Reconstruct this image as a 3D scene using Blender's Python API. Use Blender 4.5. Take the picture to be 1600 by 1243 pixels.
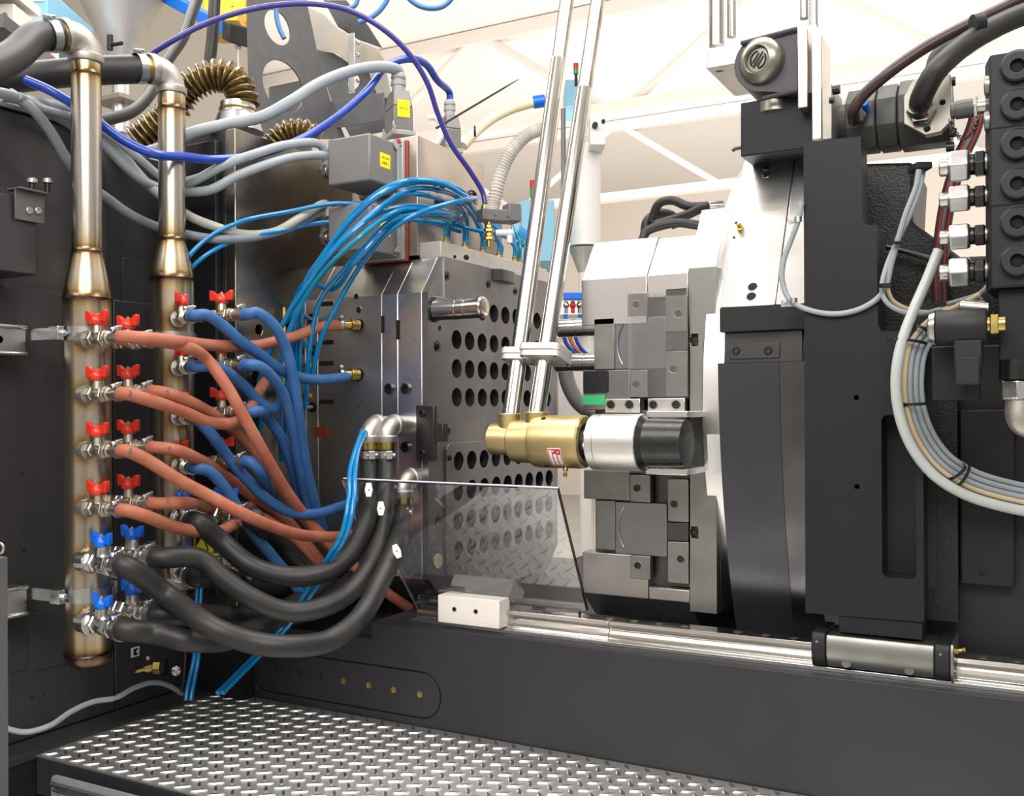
import bpy, math, random
from math import pi, sin, cos, radians as R
from mathutils import Vector as V, Matrix
from mathutils.geometry import delaunay_2d_cdt
random.seed(7)
S = bpy.context.scene
COL = S.collection
for o in list(bpy.data.objects): bpy.data.objects.remove(o)

# ---------------------------------------------------------------- camera
F = 1554.0; HZ = 640.0; TH = 0.0044; H = 0.8
A = R(28.6)
fwd = V((-sin(A), cos(A), 0)); rgt = V((cos(A), sin(A), 0)); up = V((0, 0, 1))
cx = rgt*cos(TH) - up*sin(TH); cy = rgt*sin(TH) + up*cos(TH)
CAM = V((0, 0, H))
cd = bpy.data.cameras.new('camera'); cam = bpy.data.objects.new('camera', cd); COL.objects.link(cam)
m = Matrix.Identity(4)
for i, a in enumerate((cx, cy, -fwd)):
    for j in range(3): m[j][i] = a[j]
m.translation = CAM; cam.matrix_world = m
cd.sensor_width = 36; cd.lens = F/1600*36; cd.shift_y = (HZ-621.5)/1600; cd.clip_start = .02; cd.clip_end = 100
S.camera = cam

# ---------------------------------------------------------------- light
S.view_settings.view_transform = 'Standard'; S.view_settings.look = 'None'
S.view_settings.gamma = 1; S.view_settings.use_curve_mapping = False
S.view_settings.exposure = -0.22
w = bpy.data.worlds.new('hall_air'); S.world = w; w.use_nodes = True
w.node_tree.nodes['Background'].inputs[0].default_value = (1, .955, .91, 1)
w.node_tree.nodes['Background'].inputs[1].default_value = 0.7

def area(name, loc, target, sx, sy, power, col=(1, .965, .93)):
    l = bpy.data.lights.new(name, 'AREA'); l.shape = 'RECTANGLE'; l.size = sx; l.size_y = sy; l.energy = power; l.color = col
    o = bpy.data.objects.new(name, l); COL.objects.link(o); o.location = loc
    o.rotation_euler = (V(target)-V(loc)).to_track_quat('-Z', 'Y').to_euler(); return o
area('machine_light', (-1.6, 2.3, 3.3), (-1.6, 2.25, 0), 5.0, 1.0, 150)
area('aisle_fill', (.3, -.9, 2.9), (-1.2, 2.3, .5), 3.2, 1.4, 150)  # added fill that brightens the machine fronts, not a known lamp
area('front_hall_fill', (-3.2, -1.4, 3.6), (-3.0, -1.8, 0), 5, 2, 230)  # added fill behind the camera, brightens what the steel fronts reflect
area('ceiling_fill', (-1.0, 7.5, 1.2), (-1.0, 8.5, 3.9), 12, 6, 430, (1, .945, .89))  # added upward fill that whitens the far ceiling
area('rear_wall_light', (0.0, 7.2, 3.6), (.5, 14, 2.4), 8, 2, 240, (1, .96, .92))

# ---------------------------------------------------------------- unprojection of photo pixels onto real planes
def ray(px, py): return fwd + cx*((px-800)/F) + cy*((HZ-py)/F)
def PY(px, py, Y): r = ray(px, py); return CAM + r*(Y/r.y)
def PX(px, py, X): r = ray(px, py); return CAM + r*(X/r.x)
def PZ(px, py, Z): r = ray(px, py); return CAM + r*((Z-H)/r.z)
def PD(px, py, d): return CAM + ray(px, py)*d
def PP(px, py, p, n): r = ray(px, py); n = V(n); return CAM + r*((V(p)-CAM).dot(n)/r.dot(n))
def rY(x0, x1, y0, y1, Y):
    ym = (y0+y1)/2; xm = (x0+x1)/2
    return PY(x0, ym, Y).x, PY(x1, ym, Y).x, PY(xm, y1, Y).z, PY(xm, y0, Y).z
def rX(x0, x1, y0, y1, X):
    ym = (y0+y1)/2; xm = (x0+x1)/2
    return PX(x0, ym, X).y, PX(x1, ym, X).y, PX(xm, y1, X).z, PX(xm, y0, X).z

# ---------------------------------------------------------------- materials
def newmat(name):
    m = bpy.data.materials.new(name); m.use_nodes = True
    nt = m.node_tree; b = nt.nodes['Principled BSDF']; return m, nt, b
def N(nt, t, **k):
    n = nt.nodes.new(t)
    for a, v in k.items(): setattr(n, a, v)
    return n
def mat(name, col, rough=.5, metal=0, noise=0, nscale=30, stretch=(1, 1, 1), bump=0, bscale=200, rvar=0, coat=0, col2=None, trans=0, ior=1.45, spec=.5, emit=None, coord='Object', bstretch=None):
    m, nt, b = newmat(name)
    L = nt.links.new
    b.inputs['Base Color'].default_value = (*col, 1); b.inputs['Roughness'].default_value = rough; b.inputs['Metallic'].default_value = metal
    b.inputs['Coat Weight'].default_value = coat; b.inputs['Transmission Weight'].default_value = trans; b.inputs['IOR'].default_value = ior
    b.inputs['Specular IOR Level'].default_value = spec
    if emit: b.inputs['Emission Color'].default_value = (*emit[0], 1); b.inputs['Emission Strength'].default_value = emit[1]
    tc = N(nt, 'ShaderNodeTexCoord')
    if noise or rvar:
        mp = N(nt, 'ShaderNodeMapping'); mp.inputs['Scale'].default_value = stretch
        L(tc.outputs[coord], mp.inputs[0])
        n = N(nt, 'ShaderNodeTexNoise'); n.inputs['Scale'].default_value = nscale; n.inputs['Detail'].default_value = 5
        L(mp.outputs[0], n.inputs['Vector'])
    if noise:
        mx = N(nt, 'ShaderNodeMix', data_type='RGBA')
        c2 = col2 or tuple(c*(1-noise) for c in col)
        rp = N(nt, 'ShaderNodeMapRange'); rp.inputs[1].default_value = .35; rp.inputs[2].default_value = .65
        L(n.outputs[0], rp.inputs[0]); L(rp.outputs[0], mx.inputs[0])
        mx.inputs[6].default_value = (*col, 1); mx.inputs[7].default_value = (*c2, 1)
        L(mx.outputs[2], b.inputs['Base Color'])
    if rvar:
        r2 = N(nt, 'ShaderNodeMapRange'); r2.inputs[1].default_value = .3; r2.inputs[2].default_value = .7
        r2.inputs[3].default_value = rough-rvar; r2.inputs[4].default_value = rough+rvar
        L(n.outputs[0], r2.inputs[0]); L(r2.outputs[0], b.inputs['Roughness'])
    if bump:
        mp2 = N(nt, 'ShaderNodeMapping'); mp2.inputs['Scale'].default_value = bstretch or stretch
        L(tc.outputs[coord], mp2.inputs[0])
        n2 = N(nt, 'ShaderNodeTexNoise'); n2.inputs['Scale'].default_value = bscale; n2.inputs['Detail'].default_value = 3
        L(mp2.outputs[0], n2.inputs['Vector'])
        bp = N(nt, 'ShaderNodeBump'); bp.inputs['Strength'].default_value = bump; bp.inputs['Distance'].default_value = .002
        L(n2.outputs[0], bp.inputs['Height']); L(bp.outputs[0], b.inputs['Normal'])
    return m
M = {}
M['steel'] = mat('ground_steel', (.5, .485, .47), .36, 1, noise=.22, nscale=9, rvar=.06, bump=.08, bscale=60, bstretch=(1, 1, 14))
M['steel_face'] = mat('machined_face_steel', (.31, .31, .325), .36, 1, noise=.25, nscale=6, rvar=.06, bump=.06, bscale=50, bstretch=(1, 1, 12))
M['steel_bright'] = mat('bright_milled_steel', (.72, .715, .71), .28, 1, noise=.1, nscale=8, rvar=.05, bump=.05, bscale=60, bstretch=(12, 1, 1))
M['steel_dark'] = mat('oiled_dark_steel', (.13, .13, .135), .32, 1, noise=.3, nscale=8, rvar=.08, bump=.05, bscale=80)
M['navy'] = mat('blued_dark_steel', (.075, .075, .09), .36, .75, noise=.25, nscale=4, rvar=.06)
M['zinc_matte'] = mat('dull_zinc_sheet', (.4, .42, .43), .45, .35, noise=.15, nscale=20)
M['steel_mid'] = mat('dull_grey_steel', (.31, .315, .295), .42, 1, noise=.2, nscale=12, rvar=.06)
M['platen'] = mat('oily_platen_steel', (.33, .31, .28), .27, 1, noise=.45, nscale=5, col2=(.2, .18, .14), rvar=.1, bump=.08, bscale=30, bstretch=(1, 8, 1))
M['box_steel'] = mat('brushed_terminal_box_steel', (.56, .50, .44), .36, 1, noise=.2, nscale=5, rvar=.05, bump=.06, bscale=60, bstretch=(1, 1, 10))
M['chrome'] = mat('polished_chrome', (.62, .6, .57), .17, 1, noise=.12, nscale=14, rvar=.04)
M['chrome_worn'] = mat('worn_inner_chrome', (.55, .53, .47), .16, 1, noise=.5, nscale=40, stretch=(1, 1, .25), rvar=.08)
M['zinc'] = mat('galvanised_zinc', (.62, .63, .63), .3, 1, noise=.2, nscale=30, rvar=.08)
M['nickel'] = mat('nickel_brass', (.56, .53, .44), .36, 1, noise=.25, nscale=60, rvar=.08)
M['plated'] = mat('plated_valve_body', (.66, .65, .62), .24, 1, noise=.2, nscale=60, rvar=.06)
M['cast_ss'] = mat('cast_stainless', (.5, .475, .44), .48, 1, noise=.12, nscale=80, bump=.1, bscale=400)
M['brass'] = mat('brass', (.55, .42, .13), .28, 1, noise=.2, nscale=40, rvar=.06)
M['gold'] = mat('anodised_gold_aluminium', (.66, .53, .26), .38, 1, noise=.08, nscale=20, rvar=.05)
M['alu'] = mat('machined_aluminium', (.8, .79, .77), .34, 1, noise=.08, nscale=20, bump=.05, bscale=90, bstretch=(1, 14, 14))
M['alu_matte'] = mat('anodised_clear_aluminium', (.66, .64, .61), .45, .55, noise=.06)
M['paint'] = mat('charcoal_machine_paint', (.030, .030, .036), .45, 0, spec=.4, noise=.18, nscale=3, bump=.16, bscale=260, rvar=.05)
M['paint_wall'] = mat('glossy_charcoal_panel', (.046, .042, .046), .32, 0, noise=.3, nscale=2.5, stretch=(1, 3, .6), rvar=.08, spec=.6)
M['paint_plate'] = mat('ribbed_charcoal_plate', (.013, .013, .017), .46, 0, spec=.32, noise=.12, nscale=3, bump=.07, bscale=110, bstretch=(.35, 1, 3.2))
M['cast_black'] = mat('rough_black_casting', (.010, .010, .011), .34, 0, bump=.8, bscale=260, spec=.4)
M['black'] = mat('matt_black', (.010, .010, .012), .55)
M['void'] = mat('unlit_black_bore', (.004, .004, .004), .8)  # flat black standing for the shade inside holes, slots and seams
M['hard_black'] = mat('blackened_socket_steel', (.05, .05, .05), .3, .9, rvar=.05, nscale=80)
M['rubber'] = mat('black_hose_rubber', (.014, .014, .015), .46, 0, noise=.3, nscale=14, col2=(.026, .024, .023), bump=.1, bscale=500)
M['red_hose'] = mat('terracotta_hose_rubber', (.42, .16, .095), .55, 0, noise=.25, nscale=16, col2=(.36, .1, .055), bump=.12, bscale=300)
M['blue_hose'] = mat('blue_hose_rubber', (.04, .135, .33), .5, 0, noise=.3, nscale=16, col2=(.025, .1, .3), bump=.1, bscale=300)
M['cyan'] = mat('cyan_air_line', (.0, .2, .48), .2, 0, coat=.5, noise=.12, nscale=9)
M['teal'] = mat('teal_air_line', (.0, .2, .32), .2, 0, coat=.5)
M['royal'] = mat('royal_blue_cable', (.012, .05, .36), .25, 0, coat=.3)
M['indigo'] = mat('indigo_cable', (.035, .03, .22), .28, 0, coat=.3)
M['grey_cable'] = mat('grey_cable_jacket', (.3, .34, .37), .45, 0, noise=.1, nscale=20)
M['grey_cable_dark'] = mat('dusty_grey_cable_jacket', (.2, .225, .26), .5, 0, noise=.2, nscale=20)
M['grey_cable_warm'] = mat('warm_grey_cable_jacket', (.36, .36, .32), .5, 0, noise=.15, nscale=20)
M['tan_cable'] = mat('tan_cable_jacket', (.52, .42, .27), .5)
M['clear_tube'] = mat('milky_clear_tube', (.58, .62, .6), .2, 0, trans=.25, ior=1.4)
M['red_paint'] = mat('red_handle_paint', (.62, .03, .014), .32, 0, coat=.3)
M['blue_paint'] = mat('blue_handle_paint', (.0, .14, .72), .34, 0, coat=.3)
M['white'] = mat('warm_white_block', (.78, .74, .68), .45)
M['cream'] = mat('cream_hall_wall', (.84, .78, .7), .8)
M['truss'] = mat('cream_truss_paint', (.84, .78, .72), .8)
M['ceil'] = mat('white_ceiling', (.86, .82, .78), .8)
M['floor_hall'] = mat('pale_hall_floor', (.5, .49, .47), .4, noise=.1, nscale=2)
M['tread'] = mat('aluminium_tread_plate', (.78, .77, .75), .5, 1, noise=.3, nscale=7, rvar=.06, bump=.06, bscale=60)
M['tread_lug'] = mat('worn_lug_aluminium', (.86, .85, .83), .3, 1)
M['conn'] = mat('grey_cast_connector', (.18, .175, .175), .42, .15, bump=.1, bscale=400)
M['conn_light'] = mat('light_grey_lever', (.36, .37, .36), .4, .2)
M['yellow'] = mat('yellow_sticker', (.95, .78, .0), .5)
M['yellow_paint'] = mat('yellow_crane_paint', (.85, .48, .02), .4)
M['crane_blue'] = mat('blue_crane_beam', (.0, .13, .55), .4)
M['sky_blue'] = mat('light_blue_cabinet', (.22, .5, .68), .4)
M['dull_blue'] = mat('dull_blue_tube', (.06, .18, .38), .45)
M['window_red'] = mat('brownish_red_window', (.2, .025, .012), .3)
M['red'] = mat('red_enamel', (.55, .02, .02), .4)
M['green'] = mat('green_lamp', (.0, .35, .1), .3)
M['sticker_white'] = mat('white_sticker', (.8, .8, .78), .5)
M['ink'] = mat('black_ink', (.01, .01, .01), .6)
M['grey_ink'] = mat('grey_ink', (.12, .12, .12), .6)
M['bracket'] = mat('grey_scuffed_bracket', (.12, .12, .125), .5, .2, noise=.15, nscale=20)
M['bracket_tan'] = mat('chromated_bracket', (.42, .36, .28), .42, .6, noise=.4, nscale=12, col2=(.35, .34, .32))
M['bellows'] = mat('amber_duct_film', (.26, .18, .06), .2, .5, noise=.5, nscale=40, col2=(.08, .055, .02), coat=.6)
M['hopper'] = mat('spun_hopper_steel', (.62, .6, .57), .45, .75, noise=.1, nscale=10, bump=.1, bscale=120, bstretch=(1, 1, 1))
M['motor'] = mat('grey_green_motor_casting', (.085, .087, .08), .48, .2, noise=.15, nscale=30, bump=.2, bscale=500)
M['motor_plate'] = mat('motor_port_plate', (.33, .31, .27), .4, .8, noise=.15, nscale=30)
M['dark_plastic'] = mat('dark_violet_plastic', (.05, .045, .058), .42)
M['sensor_metal'] = mat('olive_plated_cap', (.28, .28, .235), .32, .75, noise=.2, nscale=30)
M['wine'] = mat('wine_striped_hose', (.045, .025, .026), .35)
M['stripe'] = mat('red_hose_stripe', (.4, .03, .03), .5)
M['cream_pipe'] = mat('cream_pipe', (.8, .7, .5), .5)
M['corr'] = mat('pale_corrugated_hose', (.66, .63, .59), .5)
M['silo'] = mat('white_silo', (.85, .84, .82), .4)
M['orange'] = mat('orange_gasket', (.32, .055, .025), .5)
M['pvc_frosted'] = mat('frosted_amber_disc', (.55, .45, .28), .5)
M['green_glow'] = mat('painted_green_glow', (.05, .5, .2), .3)
# clear acrylic: physically a thin glossy transparent sheet
m_, nt, b = newmat('clear_acrylic'); M['acrylic'] = m_
b.inputs['Base Color'].default_value = (.95, .955, .97, 1); b.inputs['Roughness'].default_value = .0
b.inputs['Transmission Weight'].default_value = 1; b.inputs['IOR'].default_value = 2.0
# stainless tube with heat tint stored per vertex around the welds
m_, nt, b = newmat('heat_tinted_stainless'); M['tube_ss'] = m_
b.inputs['Metallic'].default_value = 1; b.inputs['Roughness'].default_value = .27
at = N(nt, 'ShaderNodeAttribute', attribute_type='GEOMETRY', attribute_name='tint'); tc = N(nt, 'ShaderNodeTexCoord')
no = N(nt, 'ShaderNodeTexNoise'); no.inputs['Scale'].default_value = 30
nt.links.new(tc.outputs['Object'], no.inputs['Vector'])
ad = N(nt, 'ShaderNodeMath', operation='MULTIPLY_ADD'); ad.inputs[1].default_value = .3; 
sp = N(nt, 'ShaderNodeSeparateColor'); nt.links.new(at.outputs['Color'], sp.inputs[0])
su = N(nt, 'ShaderNodeMath', operation='SUBTRACT'); nt.links.new(no.outputs[0], su.inputs[0]); su.inputs[1].default_value = .5
mu = N(nt, 'ShaderNodeMath', operation='MULTIPLY'); nt.links.new(su.outputs[0], mu.inputs[0]); nt.links.new(sp.outputs[0], mu.inputs[1])
nt.links.new(mu.outputs[0], ad.inputs[0]); nt.links.new(sp.outputs[0], ad.inputs[2])
cr = N(nt, 'ShaderNodeValToRGB'); nt.links.new(ad.outputs[0], cr.inputs[0])
e = cr.color_ramp.elements; e[0].color = (.5, .465, .43, 1); e[1].position = 1; e[1].color = (.035, .03, .028, 1)
for p, c in ((.25, (.5, .44, .33, 1)), (.45, (.46, .35, .19, 1)), (.65, (.3, .2, .1, 1)), (.84, (.12, .085, .065, 1))):
    q = e.new(p); q.color = c
nt.links.new(cr.outputs[0], b.inputs['Base Color'])

# ---------------------------------------------------------------- mesh builder
def frame_of(d):
    d = V(d).normalized(); a = V((0, 0, 1)) if abs(d.z) < .9 else V((1, 0, 0))
    u = d.cross(a).normalized(); return d, u, d.cross(u).normalized()
def spline(pts, n=8):
    P = [V(p) for p in pts]
    if len(P) < 3: return P
    P = [P[0]*2-P[1]] + P + [P[-1]*2-P[-2]]; out = []
    for i in range(1, len(P)-2):
        p0, p1, p2, p3 = P[i-1:i+3]
        # centripetal-ish Catmull-Rom
        for k in range(n):
            t = k/n
            a0 = max((p1-p0).length, 1e-6)**.5; a1 = max((p2-p1).length, 1e-6)**.5; a2 = max((p3-p2).length, 1e-6)**.5
            m1 = (p2-p1)+a1*((p1-p0)/a0-(p2-p0)/(a0+a1)); m2 = (p2-p1)+a1*((p3-p2)/a2-(p3-p1)/(a1+a2))
            t2 = t*t; t3 = t2*t; out.append(p1*(2*t3-3*t2+1)+m1*(t3-2*t2+t)+p2*(3*t2-2*t3)+m2*(t3-t2))
    out.append(P[-2]); return out
class G:
    def __init__(s): s.v = []; s.f = []; s.heat = None
    def add(s, v, f):
        b = len(s.v); s.v += [V(p) for p in v]; s.f += [tuple(i+b for i in q) for q in f]; return s
    def box(s, x0, x1, y0, y1, z0, z1):
        v = [(x, y, z) for z in (z0, z1) for y in (y0, y1) for x in (x0, x1)]
        return s.add(v, [(0, 2, 3, 1), (4, 5, 7, 6), (0, 1, 5, 4), (2, 6, 7, 3), (0, 4, 6, 2), (1, 3, 7, 5)])
    def obox(s, c, ax, ay, az):
        c, ax, ay, az = V(c), V(ax)/2, V(ay)/2, V(az)/2
        v = [c+ax*x+ay*y+az*z for z in (-1, 1) for y in (-1, 1) for x in (-1, 1)]
        return s.add(v, [(0, 2, 3, 1), (4, 5, 7, 6), (0, 1, 5, 4), (2, 6, 7, 3), (0, 4, 6, 2), (1, 3, 7, 5)])
    def lathe(s, p, d, prof, n=24, cap=True, ph=0):
        p = V(p); d, u, w = frame_of(d); v = []; f = []
        for t, r in prof:
            for k in range(n):
                a = 2*pi*k/n+ph; v.append(p+d*t+(u*cos(a)+w*sin(a))*r)
        for i in range(len(prof)-1):
            for k in range(n): f.append((i*n+k, i*n+(k+1) % n, (i+1)*n+(k+1) % n, (i+1)*n+k))
        if cap: f.append(tuple(range(n-1, -1, -1))); f.append(tuple((len(prof)-1)*n+k for k in range(n)))
        return s.add(v, f)
    def cyl(s, p0, p1, r0, r1=None, n=24, ph=0, c=0):
        p0, p1 = V(p0), V(p1); L = (p1-p0).length; r1 = r0 if r1 is None else r1
        pr = [(0, r0), (L, r1)] if not c else [(0, r0-c), (c, r0), (L-c, r1), (L, r1-c)]
        return s.lathe(p0, p1-p0, pr, n, ph=ph)
    def hexn(s, p0, p1, r, ph=0): 
        L = (V(p1)-V(p0)).length; c = min(L*.12, r*.12)
        return s.lathe(p0, V(p1)-V(p0), [(0, r-c), (c, r), (L-c, r), (L, r-c)], 6, ph=ph)
    def ball(s, c, r, n=16, sz=(1, 1, 1)):
        v = []; f = []; h = n//2
        for i in range(h+1):
            a = pi*i/h
            for k in range(n): v.append(V(c)+V((r*sin(a)*cos(2*pi*k/n)*sz[0], r*sin(a)*sin(2*pi*k/n)*sz[1], r*cos(a)*sz[2])))
        for i in range(h):
            for k in range(n): f.append((i*n+k, (i+1)*n+k, (i+1)*n+(k+1) % n, i*n+(k+1) % n))
        return s.add(v, f)
    def tube(s, pts, r, n=12, sm=8, closed=False):
        P = spline(pts, sm) if sm else [V(p) for p in pts]
        Q = [P[0]]
        for p in P[1:]:
            if (p-Q[-1]).length > 1e-5: Q.append(p)
        P = Q; v = []; f = []; m_ = len(P)
        T = [(P[min(i+1, m_-1)]-P[max(i-1, 0)]).normalized() for i in range(m_)]
        _, u, w = frame_of(T[0])
        for i in range(m_):
            u = (u-T[i]*u.dot(T[i])).normalized(); w = T[i].cross(u)
            rr = r(i/(m_-1)) if callable(r) else r
            for k in range(n): a = 2*pi*k/n; v.append(P[i]+(u*cos(a)+w*sin(a))*rr)
        for i in range(m_-1):
            for k in range(n): f.append((i*n+k, i*n+(k+1) % n, (i+1)*n+(k+1) % n, (i+1)*n+k))
        f.append(tuple(range(n-1, -1, -1))); f.append(tuple((m_-1)*n+k for k in range(n)))
        return s.add(v, f)
    def ring(s, c, d, R_, r, n=24, k=8):
        d, u, w = frame_of(d); c = V(c); v = []; f = []
        for i in range(n):
            a = 2*pi*i/n; e = u*cos(a)+w*sin(a)
            for j in range(k): b = 2*pi*j/k; v.append(c+e*(R_+r*cos(b))+d*r*sin(b))
        for i in range(n):
            for j in range(k): f.append((i*k+j, ((i+1) % n)*k+j, ((i+1) % n)*k+(j+1) % k, i*k+(j+1) % k))
        return s.add(v, f)
    def plate(s, fr, outline, holes=(), depth=.01):
        """prism with holes: fr = (origin, u, v, n): outline in (u,v), runs from 0 to -depth along n"""
        o, u, vv, n = [V(a) for a in fr]
        loops = [list(outline)]
        for h in holes:
            if len(h) == 3 and not hasattr(h[0], '__len__'):
                loops.append([(h[0]+h[2]*cos(2*pi*k/20), h[1]+h[2]*sin(2*pi*k/20)) for k in range(20)])
            else: loops.append(list(h))
        pts = []; ed = []; 
        for L in loops:
            b = len(pts); pts += [V(p) for p in L]; ed += [(b+i, b+(i+1) % len(L)) for i in range(len(L))]
        vs, es, fs, *_ = delaunay_2d_cdt(pts, ed, [], 0, 1e-7)
        def inside(p, L):
            c = False; j = len(L)-1
            for i in range(len(L)):
                if (L[i][1] > p[1]) != (L[j][1] > p[1]) and p[0] < (L[j][0]-L[i][0])*(p[1]-L[i][1])/(L[j][1]-L[i][1])+L[i][0]: c = not c
                j = i
            return c
        keep = []
        for q in fs:
            c = sum((vs[i] for i in q), V((0, 0)))/len(q)
            if inside(c, loops[0]) and not any(inside(c, h) for h in loops[1:]): keep.append(q)
        nv = len(vs)
        top = [o+u*p[0]+vv*p[1] for p in vs]; bot = [p-n*depth for p in top]
        f = [tuple(q) for q in keep]+[tuple(i+nv for i in reversed(q)) for q in keep]
        cnt = {}
        for q in keep:
            for i in range(len(q)):
                a, b = q[i], q[(i+1) % len(q)]; cnt[(a, b)] = 1
        for (a, b) in list(cnt):
            if (b, a) not in cnt: f.append((b, a, a+nv, b+nv))
        return s.add(top+bot, f)
    def pXZ(s, Y, outline, holes=(), depth=.01): return s.plate(((0, Y, 0), (1, 0, 0), (0, 0, 1), (0, -1, 0)), outline, holes, depth)
    def pYZ(s, X, outline, holes=(), depth=.01): return s.plate(((X, 0, 0), (0, 1, 0), (0, 0, 1), (1, 0, 0)), outline, holes, depth)
    def pXY(s, Z, outline, holes=(), depth=.01): return s.plate(((0, 0, Z), (1, 0, 0), (0, 1, 0), (0, 0, 1)), outline, holes, depth)
def rect(a, b, c, d): return [(a, c), (b, c), (b, d), (a, d)]
def rrect(a, b, c, d, r, n=5):
    out = []
    for (x, y, s) in ((b-r, c+r, -90), (b-r, d-r, 0), (a+r, d-r, 90), (a+r, c+r, 180)):
        for k in range(n+1): t = R(s+90*k/n); out.append((x+r*cos(t), y+r*sin(t)))
    return out
def stadium(a, b, c, d, n=8): return rrect(a, b, c, d, min((d-c)/2, (b-a)/2)*.999, n)

def build(name, g, m, parent=None, bevel=0, ang=35, origin=None, segs=2):
    if isinstance(m, str): m = M[m]
    if parent is not None:
        o0 = ROOT.get(parent.name, V((0, 0, 0)))
    else:
        xs = [p.x for p in g.v]; ys = [p.y for p in g.v]; zs = [p.z for p in g.v]
        o0 = V(origin) if origin is not None else V(((min(xs)+max(xs))/2, (min(ys)+max(ys))/2, min(zs)))
    me = bpy.data.meshes.new(name); me.from_pydata([p-o0 for p in g.v], [], g.f); me.validate()
    import bmesh
    bm = bmesh.new(); bm.from_mesh(me); bmesh.ops.recalc_face_normals(bm, faces=bm.faces); bm.to_mesh(me); bm.free()
    for p in me.polygons: p.use_smooth = True
    me.set_sharp_from_angle(angle=R(ang))
    if g.heat is not None and len(g.heat) == len(me.vertices):
        ca = me.color_attributes.new('tint', 'FLOAT_COLOR', 'POINT')
        for i, h in enumerate(g.heat): ca.data[i].color = (h, h, h, 1)
    me.materials.append(m)
    o = bpy.data.objects.new(name, me); COL.objects.link(o)
    if parent is not None: o.parent = parent; ROOT[o.name] = o0
    else: o.location = o0; ROOT[o.name] = o0
    if bevel:
        b = o.modifiers.new('bevel', 'BEVEL'); b.width = bevel; b.segments = segs; b.limit_method = 'ANGLE'; b.angle_limit = R(40); b.harden_normals = False
    return o
ROOT = {}
def tag(o, label=None, cat=None, group=None, kind=None):
    if label: o['label'] = label
    if cat: o['category'] = cat
    if group: o['group'] = group
    if kind: o['kind'] = kind
    return o
def thing(name, label, cat, loc, group=None):
    o = bpy.data.objects.new(name, None); o.empty_display_size = .02; COL.objects.link(o); o.location = V(loc); ROOT[o.name] = V(loc)
    return tag(o, label, cat, group)
def copy_tree(o, parent=None):
    c = o.copy(); COL.objects.link(c); c.parent = parent; ROOT[c.name] = ROOT[o.name]
    for ch in [x for x in bpy.data.objects if x.parent == o]: copy_tree(ch, c)
    return c
def text(name, s, size, o, u, v, m, parent, th=.0003):
    """flat lettering laid on a surface: o = centre, u = reading direction, v = up"""
    cu = bpy.data.curves.new(name, 'FONT'); cu.body = s; cu.size = size; cu.align_x = 'CENTER'; cu.align_y = 'CENTER'; cu.extrude = th; cu.resolution_u = 2
    t = bpy.data.objects.new(name, cu); COL.objects.link(t)
    dg = bpy.context.evaluated_depsgraph_get(); me = bpy.data.meshes.new_from_object(t.evaluated_get(dg))
    bpy.data.objects.remove(t); bpy.data.curves.remove(cu)
    u = V(u).normalized(); v = V(v).normalized(); n = u.cross(v)
    o0 = ROOT.get(parent.name, V((0, 0, 0)))
    for w_ in me.vertices: w_.co = V(o)+u*w_.co.x+v*w_.co.y+n*w_.co.z-o0
    me.materials.clear(); me.materials.append(M[m] if isinstance(m, str) else m)
    ob = bpy.data.objects.new(name, me); COL.objects.link(ob); ob.parent = parent; ROOT[ob.name] = o0
    return ob
def socket(p, d, r, parent, m='hard_black', name='socket_screw', h=.6):
    """cap screw head with a hexagonal socket, standing out along d"""
    g = G(); g.lathe(p, d, [(-r*.3, r), (r*h*.8, r), (r*h, r*.86), (r*h, r*.5)], 20, cap=False)
    g.lathe(p, d, [(r*h, r*.5), (r*h*.2, r*.45)], 6, cap=False)
    q = V(p)+V(d).normalized()*(r*h*.2); dd, u, w = frame_of(d)
    g.add([q+(u*cos(2*pi*k/6)+w*sin(2*pi*k/6))*r*.46 for k in range(6)], [(0, 1, 2, 3, 4, 5)])
    return build(name, g, m, parent)
def bore(p, d, r, parent, name='bolt_hole', m='void', rim='steel'):
    """hole drawn flat: rim ring and a black disc for the shade inside"""
    g = G(); g.lathe(p, d, [(.0006, r*1.12), (.0012, r*1.0), (.0004, r*.98)], 20, cap=False)
    o = build(name, g, rim, parent)
    g = G(); g.lathe(p, d, [(.0002, r), (.0009, r*.99)], 20); build('bore', g, m, o)
    return o
# ================================================================ the hall
def structure(name, g, m, **k): return tag(build(name, g, m, **k), kind='structure')
g = G(); g.box(-9, 5, -4, 14, -.62, -.52); structure('floor', g, 'floor_hall')
g = G(); g.box(-9, 5, 14, 14.2, -.52, 3.98); wb = structure('wall_back', g, 'cream')
g = G(); g.box(-9, 5, 13.86, 14, 1.9, 2.02); build('wall_ledge', g, 'cream', wb)
g = G(); g.box(-9, 5, -4, 14.2, 3.98, 4.1); ce = structure('ceiling', g, 'ceil')
g = G(); g.box(-9.2, -9, -4, 14.2, -.52, 3.98); structure('wall_left', g, 'cream')
g = G(); g.box(-6.2, -6, -4, 6.4, -.52, 3.98); structure('wall_shade_panel', g, mat('beige_grey_wall_shade', (.4, .37, .32), .7))  # added wall; its beige-grey stands in for the shaded far wall
g = G(); g.box(-9, 5, -4.2, -4, -.52, 3.98); structure('wall_front', g, mat('grey_front_wall', (.5, .47, .45), .7))
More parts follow.
